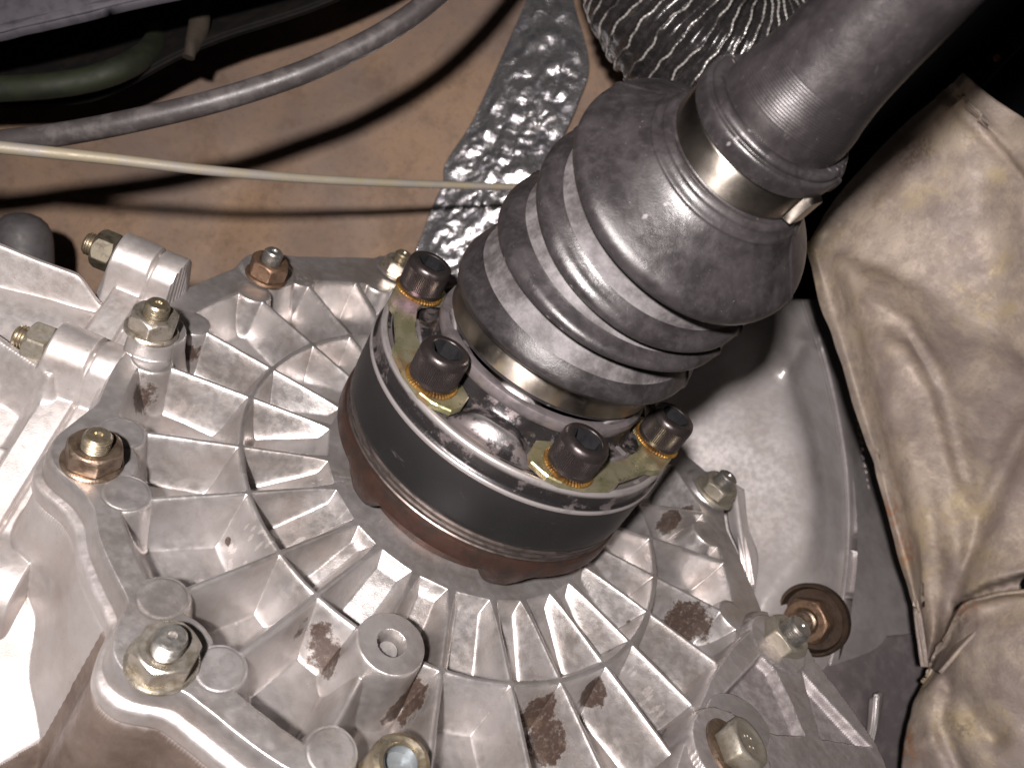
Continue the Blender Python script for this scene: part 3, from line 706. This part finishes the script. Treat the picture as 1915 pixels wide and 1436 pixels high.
cl = thing('clamp_band', 'wide brushed steel band clamping the boot onto the joint, with two faint crimp lines', 'clamp', (0, 0, 6.9))
v, f = bentlathe([(2.92, 3.5), (2.92, 3.60), (2.94, 3.612), (3.60, 3.612), (3.62, 3.60), (3.62, 3.5)], 240); mk('band', v, f, M_BAND, cl, True)
sc_ = thing('clamp_band', 'steel band clamp on the narrow end of the boot, with a buckle at its right', 'clamp', tuple(axis_pt(12.1)[0]))
v, f = bentlathe([(11.80, 1.86), (11.80, 1.925), (11.82, 1.935), (12.46, 1.935), (12.48, 1.925), (12.48, 1.86)], 240); mk('band', v, f, M_BAND, sc_, True)
# buckle
cb, _ = axis_pt(12.2); e1, e2, nb = frame(axis_n(12.2), (1, 0, 0))
d = ray(1512, 405); kq = ((cb-CC)@nb)/(d@nb); q = CC+d*kq-cb; ab = math.atan2(q@e2, q@e1)
er = math.cos(ab)*e1+math.sin(ab)*e2; et = np.cross(nb, er)
bb = []
for (i, j, k) in [(x, y, z) for x in (-1, 1) for y in (-1, 1) for z in (-1, 1)]:
    bb.append(cb+er*(1.94+(.20 if k > 0 else 0))+et*i*(.34 if k < 0 else .22)+nb*j*.36)
import itertools
mk('buckle', bb, [(0, 1, 3, 2), (4, 6, 7, 5), (0, 4, 5, 1), (2, 3, 7, 6), (1, 5, 7, 3), (0, 2, 6, 4)], M_BAND, sc_, False)

sh = thing('drive_shaft', 'black steel drive shaft leaving the narrow end of the boot towards the upper right', 'drive shaft', tuple(axis_pt(13)[0]))
t = NT('black_shaft_steel')
n1 = t.ramp(t.noise(1.1, 8, .65, off=5), .4, .65)
c = t.mix(n1, (.020, .017, .018), (.036, .031, .032)); c = t.mix(t.ramp(t.noise(5, 6, .7, off=2, stretch=(1, 1, .4)), .60, .72, 0, .35), c, (.16, .145, .14))
c = t.mix(t.ramp(t.noise(30, 2, .5, off=7), .75, .79), c, (.25, .22, .20))
M_SHAFT = t.out(c, t.ramp(t.noise(4, 5, .6), .3, .7, .33, .44), .3, t.bump(t.noise(14, 5, .65, off=2), .2, .03))
pr = sub([(12.4, 1.60), (13.2, 1.63), (13.6, 1.58), (14.0, 1.48), (14.6, 1.385), (15.3, 1.33), (16.2, 1.30), (18, 1.28), (20, 1.28), (26, 1.28)], 10)
v, f = bentlathe(pr, 160); mk('shaft_tube', v, f, M_SHAFT, sh)
# machining rings by the boot and a dried grease line
rg = []
for k in range(16):
    u0 = 13.45+k*.055; r_ = np.interp(u0, pr[:, 0], pr[:, 1])
    rg += [(u0, r_+.001), (u0+.02, r_+.005), (u0+.04, r_+.001)]
v, f = bentlathe(rg, 160); mk('turning_marks', v, f, M_SHAFT, sh)

# ------------------------------------------------------------------ surroundings
def net(rows):
    return np.array([[atd(*p) for p in r] for r in rows])
def topix(G):
    X_ = (G-CC)@RC.T; return PW/2+FPX*X_[..., 0]/X_[..., 2], PH/2+FPX*X_[..., 1]/X_[..., 2]
def crease(G, line, amp, width):
    """press a fold into a sheet along a line (positive amp is away from the viewer)"""
    x, y = topix(G); d = np.full(x.shape, 1e9)
    for a, b in zip(line[:-1], line[1:]):
        q, _ = segd(x, y, a, b); d = np.minimum(d, q)
    n = (G-CC); n = n/np.linalg.norm(n, axis=-1)[..., None]
    return G+n*(amp*np.exp(-(d/width)**2))[..., None]
def rough(G, sc, amp, seed=0, octv=4):
    return G+patchnormals(G)*(vnoise(G, sc, seed, octv)*amp)[..., None]
def WD(px, py): return 50.0-2.5*(py/600.0)+1.5*math.sin(px/420.0)   # how far the brown panel stands behind the gearbox

t = NT('brown_underseal_panel')
n1 = t.ramp(t.noise(.10, 6, .6, off=3), .36, .64); n2 = t.ramp(t.noise(.30, 9, .74, off=7), .48, .66); n3 = t.noise(6, 5, .7, off=2)
c = t.mix(n1, (.31, .205, .13), (.20, .147, .12)); c = t.mix(t.math('MULTIPLY', n2, .5), c, (.12, .075, .048)); c = t.mix(t.ramp(t.noise(2.2, 9, .8, off=12), .50, .66, 0, .45), c, (.14, .09, .06))
c = t.mix(t.ramp(n3, .35, .75, 0, .30), c, (.20, .14, .11))
M_WALL = t.out(c, .55, 0.0, t.bump(n3, .25, .08), Specular_IOR_Level=.35)
wn = net([[(x, y, WD(x, y)) for x in range(-1150, 1251, 150)] for y in range(-300, 901, 150)])
G = surfpatch(wn, 8, 8); G = rough(G, .12, .5, 3, 2)
G = crease(G, [(600, 560), (640, 380), (560, 250)], -.5, 60); G = crease(G, [(400, 560), (420, 430), (470, 330)], .5, 45)
wall = sheet('wall', G, M_WALL, None, .15); tag(wall, 'brown undersealed metal panel behind the gearbox', 'panel', kind='structure')

t = NT('aluminium_foil')
f1 = t.noise(1.0, 6, .62, off=3, dist=1.2); f2 = t.noise(3.2, 4, .6, off=9, dist=.8)
c = t.mix(t.ramp(f1, .4, .65), (.88, .86, .87), (.40, .39, .43))
M_FOIL = t.out(c, t.ramp(f1, .3, .7, .16, .36), .92, t.bump(f1, .35, .3, t.bump(f2, .3, .06)))
LE = [(1015, -70), (985, 0), (932, 120), (884, 225), (842, 290), (830, 315), (828, 345), (815, 372), (792, 430), (768, 490), (740, 560)]
RE = [(1062, -70), (1075, 10), (1102, 120), (1080, 195), (1056, 250), (1040, 290), (1024, 335), (1008, 370), (985, 415), (958, 470), (925, 540)]
rows = []
for (a, b) in zip(LE, RE):
    r = []
    for k in range(7):
        s_ = k/6; x = a[0]+(b[0]-a[0])*s_; y = a[1]+(b[1]-a[1])*s_; r.append((x, y, WD(x, y)-.75))
    rows.append(r)
G = surfpatch(net(rows), 16, 14)
nn = patchnormals(G); ed_ = np.minimum(np.linspace(0, 1, G.shape[1]), np.linspace(1, 0, G.shape[1]))[None, :]
hgt = (vnoise(G*np.array([1, 1, .6]), .5, 4, 3)*.22+np.abs(vnoise(G, .85, 9, 3))*.30)*smooth(0, .15, ed_)
G = G-nn*np.sign((nn*(G-CC)).sum(-1))[..., None]*hgt[..., None]
tape = sheet('foil_tape', G, M_FOIL, None, .04, org=atd(950, 250, 48)); tag(tape, 'wide strip of crumpled silver foil tape running down the brown panel', 'foil tape')

M_CABLE = simple('grey_black_cable', (.045, .039, .038), .45, .0, sc=1.2, col2=(.10, .09, .088), amt=.7, bump=.2, bsc=8)
v, f, _ = tube([atd(x, y, d_) for x, y, d_ in ((-700, 330, 31), (-400, 315, 30.5), (-120, 285, 30), (0, 266, 30), (110, 252, 30.1), (230, 230, 30.2), (400, 190, 30.5), (550, 142, 31), (650, 98, 31.4), (730, 55, 31.7), (800, 5, 32), (880, -70, 32.5), (960, -170, 33), (1040, -300, 33.5))], .44, 24)
o = mk('control_cable', v, f, M_CABLE, org=atd(400, 190, 39.5)); tag(o, 'thick grey black cable sagging across the brown panel from the top to the left edge', 'cable')
M_ROD = simple('yellowed_zinc_rod', (.27, .235, .165), .55, .15, sc=1.0, col2=(.25, .23, .21), amt=.9, lo=.40, hi=.62, bump=.3, bsc=12)
v, f, _ = tube([atd(x, y, d_) for x, y, d_ in ((-700, 200, 25), (-120, 262, 28.2), (0, 276, 28.8), (200, 297, 30.2), (400, 320, 32.2), (600, 336, 35), (800, 345, 38), (960, 350, 40), (1100, 353, 42))], .262, 18, rf=lambda s_, a: 1-.35*s_)
o = mk('thin_rod', v, f, M_ROD, org=atd(400, 320, 40)); tag(o, 'thin straight yellow zinc rod below the thick cable, ending behind the rubber boot', 'rod')

# dark things at the upper left
M_TRAY = simple('dull_black_tray', (.012, .011, .011), .7, .0, sc=1, col2=(.022, .018, .014), amt=.6)
M_TRAY.node_tree.nodes['Principled BSDF'].inputs['Specular IOR Level'].default_value = .05
edge = [(-800, 230), (-400, 215), (-120, 205), (20, 200), (110, 197), (180, 186), (250, 155), (330, 112), (420, 74), (520, 42), (600, 14), (700, -30), (800, -80)]
rows = [[(x, y+0, 42.5) for x, y in edge], [(x-4, y-9, 41.8) for x, y in edge], [(x-30, y-70, 44.5) for x, y in edge], [(x-60, y-160, 46) for x, y in edge], [(x-80, y-330, 46.5) for x, y in edge]]
G = surfpatch(net(rows), 8, 8)
o = sheet('underbody_tray', G, M_TRAY, None, .3, org=atd(200, 100, 42)); tag(o, 'matt black curved tray filling the upper left corner', 'tray')
M_GREEN = simple('dark_green_hose', (.012, .016, .005), .7, 0, sc=.8, col2=(.005, .007, .003), amt=.7)
v, f, _ = tube([atd(x, y, d_) for x, y, d_ in ((-700, 190, 38), (-120, 168, 38.5), (-10, 167, 39), (90, 161, 39.3), (170, 148, 39.8), (235, 125, 40.6), (280, 95, 42.5), (300, 60, 45))], .62, 24)
o = mk('green_hose', v, f, M_GREEN, org=atd(60, 160, 39)); tag(o, 'short piece of olive green hose under the black tray at the left edge', 'hose')
M_PLATE = simple('grey_violet_plate', (.085, .078, .092), .6, .0, sc=1.5, col2=(.05, .046, .055), amt=.7)
G = surfpatch(net([[(x, y0-x*.235, 36.5) for x in range(-760, 521, 80)] for y0 in (62,)]+[[(x, 56-x*.235, 36.2) for x in range(-760, 521, 80)], [(x, -10-x*.235, 36.3) for x in range(-760, 521, 80)], [(x, -120-x*.235, 37) for x in range(-760, 521, 80)]]), 5, 5)
o = sheet('grey_plate', rough(G, .6, .08, 2), M_PLATE, None, .35, org=atd(80, 20, 36)); tag(o, 'smooth grey violet plate in the very corner at the upper left', 'plate')
M_TAN = simple('tan_dirty_stub', (.035, .026, .017), .8, 0, sc=1.5)
v, f, _ = tube([atd(x, y, d_) for x, y, d_ in ((385, -60, 43), (375, 0, 42.5), (372, 50, 42), (360, 85, 41.6), (352, 108, 41.5))], .55, 18, rf=lambda s_, a: 1.1-.5*s_+.12*np.sin(a*2+s_*9))
o = mk('bracket_stub', v, f, M_TAN, org=atd(372, 50, 42)); tag(o, 'dim tan bracket stub hanging in the shadow of the black tray', 'bracket')
M_PLUG = simple('dark_grey_rubber_plug', (.075, .068, .07), .6, 0, sc=2)
c0 = atd(44, 452, 39.5)
v, f = lathe([(1.35, -2.2), (1.34, 0), (1.28, .5), (1.1, .95), (.8, 1.25), (.4, 1.42), (.001, 1.47)], c0, RC.T@np.array([.12, -.95, -.25]), 48)
o = mk('rubber_plug', v, f, M_PLUG, org=c0); tag(o, 'rounded dark grey rubber plug behind the left casing', 'plug')

# flexible air duct at the top
M_DUCT = simple('glossy_black_duct', (.016, .015, .015), .22, .0, sc=3, col2=(.035, .03, .03), amt=.7, bump=.6, bsc=5)
M_THREAD = simple('pale_wire_ridge', (.42, .40, .38), .3, .3, sc=.9, col2=(.06, .055, .055), amt=.95, lo=.46, hi=.56, bump=.4, bsc=25)
duct = thing('air_duct', 'black flexible air duct with pale wire ridges behind the top of the rubber boot', 'air duct', atd(1280, 80, 35))
dpts = [atd(x, y, d_) for x, y, d_ in ((1195, -300, 38), (1200, -160, 37.5), (1222, -40, 37), (1275, 50, 36.8), (1360, 110, 37.4), (1460, 112, 38.5), (1550, 40, 40), (1600, -60, 41), (1620, -200, 42))]
Q = catmull(np.array(dpts), 56); T = np.gradient(Q, axis=0); T /= np.linalg.norm(T, axis=1)[:, None]
Nf = np.zeros_like(T); Nf[0] = RC[2]-T[0]*(RC[2]@T[0]); Nf[0] /= np.linalg.norm(Nf[0])
for i in range(1, len(T)):
    Nf[i] = Nf[i-1]-T[i]*(Nf[i-1]@T[i]); Nf[i] /= np.linalg.norm(Nf[i])
Bf = np.cross(T, Nf); al = np.concatenate([[0], np.cumsum(np.linalg.norm(np.diff(Q, axis=0), axis=1))])
aa = np.linspace(0, 2*np.pi, 160, endpoint=False); RD = 3.35; pitch = .46
def ductR(al_, a):
    ph = al_/pitch+.05*np.sin(3*a+al_)+.05*np.sin(5*a-al_*1.7)
    return RD+.09*np.cos(2*np.pi*ph)+.05*np.sin(7*a+al_*3)
rr = ductR(al[:, None], aa[None, :])
Vd = Q[:, None]+rr[..., None]*(np.cos(aa)[None, :, None]*Nf[:, None]+np.sin(aa)[None, :, None]*Bf[:, None])
Vd = Vd+vnoise(Vd, .8, 3, 3)[..., None]*.10
mk('duct_skin', Vd.transpose(1, 0, 2).reshape(-1, 3), gridfaces(160, len(Q), True), M_DUCT, duct)
for k in range(3, int(al[-1]/pitch)-2):
    pts_ = []
    for a in np.linspace(0, 2*np.pi, 130, endpoint=False):
        s0 = k*pitch-pitch*(.05*math.sin(3*a+k*pitch)+.05*math.sin(5*a-k*pitch*1.7))+.035*math.sin(9*a+k*2.1)+.02*math.sin(23*a+k)
        i = np.searchsorted(al, s0)-1; i = min(max(i, 0), len(Q)-2); fr_ = (s0-al[i])/(al[i+1]-al[i])
        c_ = Q[i]*(1-fr_)+Q[i+1]*fr_; n_ = Nf[i]*(1-fr_)+Nf[i+1]*fr_; b_ = Bf[i]*(1-fr_)+Bf[i+1]*fr_
        R_ = ductR(np.array(s0), np.array(a))+.05
        pts_.append(c_+R_*(math.cos(a)*n_+math.sin(a)*b_))
    P_ = np.array(pts_); P_ += vnoise(P_, .8, 3, 3)[..., None]*.10; P_ = np.concatenate([P_, P_[:1]])
    v, f, _ = tube(P_, .052, 6, rf=lambda s_, a: 1+.28*np.sin(s_*2*np.pi*105), sub=3)
    mk('wire_ridge', v, f, M_THREAD, duct)

# dark upper right corner with one rusty screw and a thin wire
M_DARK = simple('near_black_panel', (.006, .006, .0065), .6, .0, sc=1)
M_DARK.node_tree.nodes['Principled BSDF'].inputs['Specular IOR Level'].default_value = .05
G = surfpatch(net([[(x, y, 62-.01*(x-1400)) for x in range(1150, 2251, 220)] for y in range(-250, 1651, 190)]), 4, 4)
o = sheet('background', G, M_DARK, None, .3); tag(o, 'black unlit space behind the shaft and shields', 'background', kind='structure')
ts = thing('panel_screw', 'tiny rusty orange screw in the black upper right corner', 'screw', atd(1862, 110, 52))
M_ORS = simple('orange_rust', (.45, .20, .10), .4, .6)
v, f = lathe([(.26, 0), (.26, .12), (.2, .2), (.08, .22), (0, .17)], atd(1862, 110, 52), -RC[2], 24); mk('screw_head', v, f, M_ORS, ts)
v, f = lathe([(.25, -.05), (.62, -.05), (.64, .0), (.5, .06), (.25, .07)], atd(1862, 110, 52), -RC[2], 32); mk('grommet', v, f, M_TRAY, ts)
M_WIRE = simple('grey_wire', (.07, .07, .085), .4, 0)
v, f, _ = tube([atd(x, y, 51) for x, y in ((1838, 162), (1870, 128), (1905, 92), (1960, 40))], .05, 8)
o = mk('thin_wire', v, f, M_WIRE, org=atd(1870, 128, 51)); tag(o, 'hair thin grey wire beside the rusty screw in the upper right corner', 'wire')

# bell housing on the right
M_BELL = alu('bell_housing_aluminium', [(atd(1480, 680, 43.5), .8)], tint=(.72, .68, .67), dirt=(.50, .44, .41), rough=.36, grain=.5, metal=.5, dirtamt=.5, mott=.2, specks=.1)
bx = {560: (1130, 1240, 1350, 1425, 1460, 1498, 1518, 1545, 1600), 640: (1130, 1260, 1370, 1442, 1480, 1525, 1543, 1575, 1650), 720: (1140, 1280, 1390, 1464, 1500, 1547, 1563, 1600, 1700),
      800: (1160, 1300, 1410, 1488, 1525, 1564, 1580, 1625, 1740), 880: (1190, 1330, 1430, 1506, 1540, 1577, 1592, 1650, 1760), 960: (1230, 1352, 1445, 1512, 1548, 1582, 1597, 1670, 1780),
      1040: (1270, 1372, 1440, 1500, 1546, 1581, 1596, 1690, 1790), 1120: (1320, 1385, 1412, 1448, 1528, 1572, 1589, 1700, 1800), 1200: (1370, 1390, 1400, 1420, 1512, 1560, 1577, 1710, 1810), 1290: (1375, 1392, 1402, 1425, 1490, 1535, 1556, 1700, 1820)}
bd = {560: 47.5, 640: 46, 720: 44.6, 800: 43.2, 880: 42, 960: 40.8, 1040: 39.6, 1120: 38.3, 1200: 37.6, 1290: 37.2}
off = (1.9, .5, -.4, -.6, .9, 2.3, 2.5, 5.0, 6.0)
rows = [[(x, y, bd[y]+q) for x, q in zip(bx[y], off)] for y in sorted(bx)]
G = surfpatch(net(rows), 14, 12)
x_, y_ = topix(G)
G = crease(G, [(1475, 690), (1500, 640)], -1.0, 17); G = crease(G, [(1545, 620), (1520, 640)], -.6, 14)
G = rough(G, .4, .03, 2, 2)
bell = thing('bell_housing', 'curved aluminium bell housing with a long bright rib, to the right of the ribbed cover', 'bell housing', atd(1500, 950, 41))
cut = 5*12
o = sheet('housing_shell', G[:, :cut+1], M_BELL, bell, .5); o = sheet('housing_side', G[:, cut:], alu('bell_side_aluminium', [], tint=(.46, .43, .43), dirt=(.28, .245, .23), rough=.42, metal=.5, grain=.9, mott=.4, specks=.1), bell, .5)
gxp, gyp = topix(G)
for k in range(15):
    x0 = 1590+k*2.2+3.0*(k > 6); y0 = 715+k*14.0; ii = np.unravel_index(np.argmin((gxp-x0)**2+(gyp-y0)**2), gxp.shape); d0 = (G[ii]-CC)@RC[2]-.08
    pp = [atd(x0-3+3*math.sin(k*2.3), y0-4, d0), atd(x0+1, y0+1, d0), atd(x0-2+3*math.cos(k*1.7), y0+4, d0)]
    v, f, _ = tube(pp, .05, 6, sub=3); mk('cast_mark', v, f, M_BELL, bell)
# small vane between the cover rim and the bell housing
G = surfpatch(net([[(1360, 905, 39.2), (1375, 905, 38.6), (1392, 915, 39.4)], [(1362, 980, 38.3), (1384, 975, 37.5), (1400, 985, 38.6)], [(1385, 1040, 37.5), (1392, 1030, 36.8), (1418, 1040, 38.4)], [(1398, 1110, 36.8), (1400, 1090, 36.4), (1412, 1105, 37.6)]]), 10, 10)
sheet('casting_vane', G, M_BELL, bell, .3)
# lower transmission side, behind the bracket
G = surfpatch(net([[(1480, 1200, 40), (1560, 1210, 40.5), (1640, 1190, 41.5), (1780, 1180, 43)], [(1470, 1280, 38.6), (1560, 1290, 39), (1650, 1280, 40.5), (1780, 1270, 42)], [(1470, 1360, 38.2), (1560, 1370, 38.5), (1660, 1360, 40), (1780, 1350, 41.5)], [(1470, 1500, 37.6), (1560, 1500, 38), (1670, 1500, 39.5), (1780, 1500, 41)]]), 12, 12)
sheet('lower_side', rough(G, .5, .12, 5), simple('violet_grey_casting', (.19, .165, .17), .45, .45, sc=1.2, col2=(.27, .24, .24), amt=.7, bump=.3), bell, .5)
G = surfpatch(net([[(1625, 1305, 39.3), (1640, 1300, 38.4), (1652, 1295, 39.3)], [(1622, 1350, 39), (1636, 1350, 38.1), (1645, 1350, 39)], [(1618, 1380, 38.8), (1630, 1385, 38.2), (1636, 1380, 38.8)]]), 8, 8)
sheet('small_fin', G, M_BELL, bell, .2)
# rusty cup washer with a nut, behind the bracket tip
cn = RC.T@np.array([-.66, -.12, -.74]); cn /= np.linalg.norm(cn); c0 = atd(1518, 1158, 36.9)
cup = thing('rusty_cup_washer', 'rusty brown cup washer with a nut inside, behind the tip of the triangular bracket', 'washer', c0)
v, f = lathe([(1.66, -.5), (1.70, .05), (1.62, .16), (1.52, .14), (1.40, -.25), (.9, -.3), (0, -.3)], c0, cn, 64); mk('cup', v, f, simple('dark_rust', (.055, .034, .022), .5, .4, sc=2, col2=(.025, .018, .014), amt=.8, bump=.4), cup)
(nv_, nf), (sv, sf), _ = hexnut_parts(1.95, 1.0, .5, 1.1)
u_, v_, n_ = frame(cn); B3 = np.stack([u_, v_, n_], 1)
mk('nut_body', nv_@B3.T+c0-n_*.1, nf, M_NUT_RUST, cup, False); mk('threaded_stud', sv@B3.T+c0+n_*.0, sf, M_NUT_BRONZE, cup)

# triangular bracket
def polyd(px, py, poly):
    """signed distance to a polygon, negative inside"""
    d = np.full(px.shape, 1e9); ins = np.zeros(px.shape, bool); n = len(poly)
    for i in range(n):
        a = poly[i]; b = poly[(i+1) % n]; q, _ = segd(px, py, a, b); d = np.minimum(d, q)
        c1 = (a[1] > py) != (b[1] > py)
        xi = (b[0]-a[0])*(py-a[1])/((b[1]-a[1]) if b[1] != a[1] else 1e-9)+a[0]
        ins ^= c1 & (px < xi)
    return np.where(ins, -d, d)
zb = .55
P2 = lambda px, py: tuple(atz(px, py, zb)[:2])
outl = [P2(*q) for q in ((1412, 1168), (1432, 1150), (1470, 1160), (1500, 1190), (1525, 1235), (1590, 1320), (1640, 1392), (1662, 1440), (1668, 1560), (1240, 1560), (1262, 1440), (1285, 1370), (1330, 1265), (1372, 1205))]
tri1 = [P2(*q) for q in ((1422, 1225), (1448, 1250), (1468, 1290), (1505, 1376), (1452, 1374), (1335, 1318))]
tri2 = [P2(*q) for q in ((1498, 1252), (1530, 1290), (1632, 1398), (1535, 1382))]
mn = np.array(outl).min(0)-.5; mx = np.array(outl).max(0)+.5
bxg = np.arange(mn[0], mx[0], .055); byg = np.arange(mn[1], mx[1], .055); BX, BY = np.meshgrid(bxg, byg, indexing='ij')
do = polyd(BX, BY, outl); d1 = polyd(BX, BY, tri1); d2 = polyd(BX, BY, tri2)
hz = zb-8*np.maximum(do, 0)+0*BX
hz = hz-.40*smooth(.02, -.14, d1)-.40*smooth(.02, -.14, d2)
bc = atz(1365, 1408, .7); db = np.hypot(BX-bc[0], BY-bc[1]); hz = np.where(do < .3, np.maximum(hz, zb+.25-6*np.maximum(db-1.45, 0)), hz)
nb_ = atz(1452, 1203, .5); db2 = np.hypot(BX-nb_[0], BY-nb_[1]); hz = np.maximum(hz, zb+.04-6*np.maximum(db2-1.2, 0))
hz = np.maximum(hz, -1.8); hz += vnoise(np.stack([BX, BY, 0*BX], -1), 3., 2, 3)*.03
PB = np.stack([BX, BY, hz], -1); fb_ = gridfaces(len(bxg), len(byg)); kp = (do < .28).ravel() | (db < 1.75).ravel() | (db2 < 1.45).ravel()
fb_ = fb_[kp[fb_].all(1)]; NB = np.cross(np.gradient(PB, axis=0), np.gradient(PB, axis=1)); NB /= np.linalg.norm(NB, axis=-1)[..., None]
br = thing('triangular_bracket', 'cast aluminium triangular bracket with two rough recessed panels, lower right of the cover', 'bracket', (12, -5, 0))
M_BR = alu('bracket_aluminium', [], tint=(.42, .39, .385), dirt=(.25, .21, .19), rough=.45, grain=1.2, metal=.7)
M_BR2 = joint_mat('rough_dark_casting', (.17, .15, .15), (.36, .33, .325), .5, .55, .40, .68, 2.2, (1, 1, 1), 0)
bid = np.where(d1 < 0, 1, np.where(d2 < 0, 2, 0)).ravel()[fb_[:, 0]]
for i_, nm, m_ in ((0, 'bracket_frame', M_BR), (1, 'recessed_panel', M_BR2), (2, 'recessed_panel', M_BR2)):
    fs = fb_[bid == i_]; u_, inv = np.unique(fs, return_inverse=True); mk(nm, PB.reshape(-1, 3)[u_], inv.reshape(-1, 4), m_, br, True, NB.reshape(-1, 3)[u_].tolist())

# beige sheet metal shields on the right
t = NT('stained_beige_sheet')
n1 = t.ramp(t.noise(.28, 7, .66, off=4, dist=.6), .40, .62); n2 = t.ramp(t.noise(.9, 10, .78, off=9), .47, .60); n3 = t.ramp(t.noise(.22, 5, .6, off=21), .52, .66)
c = t.mix(n1, (.38, .315, .255), (.26, .215, .19)); c = t.mix(t.math('MULTIPLY', n3, .6), c, (.38, .30, .15)); c = t.mix(t.math('MULTIPLY', n2, .55), c, (.24, .19, .165))
c = t.mix(t.ramp(t.noise(7, 5, .7, off=3), .6, .72, 0, .5), c, (.17, .13, .10))
c = t.mix(t.ramp(t.noise(.45, 9, .75, off=31), .50, .58, 0, .45), c, (.21, .165, .145))
for q, r_ in (((1690, 290, 34.5), 1.2), ((1740, 275, 34), 1.0), ((1700, 630, 36.5), 1.1), ((1745, 725, 37), .9), ((1790, 640, 34.5), .7), ((1760, 560, 35), .6), ((1800, 1360, 34), .7), ((1790, 1160, 35.5), .7)):
    s_ = t.math('MULTIPLY', t.near(atd(*q), r_), t.ramp(t.noise(3.5, 5, .7, off=q[0]*.01), .42, .55)); c = t.mix(t.math('MULTIPLY', s_, .85), c, (.075, .05, .035))
for q, r_ in (((1645, 745, 37), 1.0), ((1700, 1030, 37.5), 1.6), ((1660, 960, 37.8), 1.2), ((1700, 900, 38), 1.0), ((1620, 640, 36), .9), ((1800, 1130, 35), 1.2), ((1700, 1390, 36), 1.3)):
    s_ = t.math('MULTIPLY', t.near(atd(*q), r_), t.ramp(t.noise(2.5, 5, .7, off=2), .42, .6)); c = t.mix(s_, c, (.30, .15, .08))
M_SHIELD = t.out(c, t.ramp(t.noise(2, 6, .65, off=5), .3, .7, .42, .62), .15, t.bump(t.noise(4, 6, .7, off=6), .35, .12, t.bump(n2, .2, .1)))
Lb = [(1800, 133), (1765, 168), (1700, 222), (1625, 300), (1562, 372), (1520, 440), (1507, 470), (1532, 555), (1560, 640), (1590, 740), (1625, 850), (1665, 980), (1702, 1110), (1728, 1246)]
Rb = [(2010, 300), (2010, 400), (2010, 470), (2010, 540), (2010, 600), (2010, 660), (2010, 710), (2010, 760), (2010, 820), (2010, 890), (2000, 960), (1960, 1040), (1880, 1120), (1752, 1252)]
dL = [33.4, 33.6, 34, 34.4, 34.9, 35.4, 35.8, 36.6, 37.2, 37.6, 37.8, 37.8, 37.6, 37.2]
fr = (0, .045, .10, .17, .3, .45, .62, .8, 1); do_ = (0, -.45, .1, 1.3, 1.4, .4, -.8, -1.8, -2.8)
rows = []
for i, (a, b, d_) in enumerate(zip(Lb, Rb, dL)):
    k_ = 1.0 if i >= 6 else .35
    rows.append([(a[0]+(b[0]-a[0])*q, a[1]+(b[1]-a[1])*q, d_+w_*(k_ if w_ > -.5 else 1)) for q, w_ in zip(fr, do_)])
G = surfpatch(net(rows), 12, 12)
G = crease(G, [(1768, 168), (1830, 235), (1915, 330), (2000, 420)], .45, 11); G = crease(G, [(1800, 195), (1860, 255), (1940, 345)], -.4, 14)
G = crease(G, [(1640, 640), (1690, 660), (1745, 720), (1790, 850), (1815, 960)], .4, 24)
G = crease(G, [(1590, 300), (1700, 300), (1800, 340), (1860, 330)], -.35, 40); G = crease(G, [(1830, 370), (1870, 500), (1850, 650)], .45, 55)
G = crease(G, [(1915, 800), (1850, 930), (1800, 1080), (1760, 1200)], .6, 22); G = crease(G, [(1690, 760), (1760, 940), (1790, 1060)], -.25, 24)
G = crease(G, [(1650, 890), (1720, 1060), (1745, 1190)], .35, 16)
G = crease(G, [(1795, 1135), (1850, 1108), (1915, 1092), (1990, 1080)], 2.2, 13); G = crease(G, [(1700, 640), (1760, 740), (1800, 900)], -.35, 12); G = crease(G, [(1620, 560), (1700, 600), (1760, 700)], .3, 14)
G = rough(G, .35, .28, 4, 3)
so = sheet('upper_shield', G, M_SHIELD, None, .16, org=atd(1700, 700, 40)); tag(so, 'upper stained beige sheet metal shield with a rolled edge, along the right side', 'shield')
rows = [[(1738, 1262, 37.2), (1775, 1175, 36.2), (1800, 1132, 35.2), (1855, 1116, 34.2), (1930, 1106, 33.0), (2010, 1095, 31.8)],
        [(1722, 1285, 37.4), (1772, 1205, 36.4), (1806, 1150, 35.6), (1860, 1132, 34.6), (1930, 1125, 33.4), (2010, 1120, 32.2)],
        [(1704, 1325, 36.8), (1762, 1260, 35.6), (1815, 1215, 34.6), (1870, 1200, 33.6), (1940, 1195, 32.6), (2010, 1190, 31.8)],
        [(1692, 1380, 36.4), (1755, 1340, 35.0), (1820, 1310, 34.0), (1880, 1295, 33.0), (1940, 1290, 32.2), (2010, 1290, 31.6)],
        [(1684, 1440, 36.2), (1750, 1430, 34.7), (1815, 1420, 33.7), (1880, 1410, 32.8), (1940, 1400, 32.0), (2010, 1400, 31.4)],
        [(1680, 1540, 36.0), (1750, 1540, 34.4), (1815, 1540, 33.4), (1880, 1540, 32.6), (1940, 1540, 32.0), (2010, 1540, 31.4)]]
G = surfpatch(net(rows), 16, 16)
G = crease(G, [(1745, 1215), (1790, 1300), (1860, 1380)], .5, 24); G = crease(G, [(1830, 1130), (1915, 1080), (1990, 1060)], -.3, 20); G = crease(G, [(1770, 1290), (1760, 1360), (1800, 1450)], .4, 18)
G = crease(G, [(1700, 1400), (1740, 1380)], -.4, 22); G = rough(G, .45, .30, 8, 3)
so = sheet('lower_shield', G, M_SHIELD, None, .16, org=atd(1800, 1300, 35)); tag(so, 'lower crumpled beige sheet metal piece in the bottom right corner', 'shield')
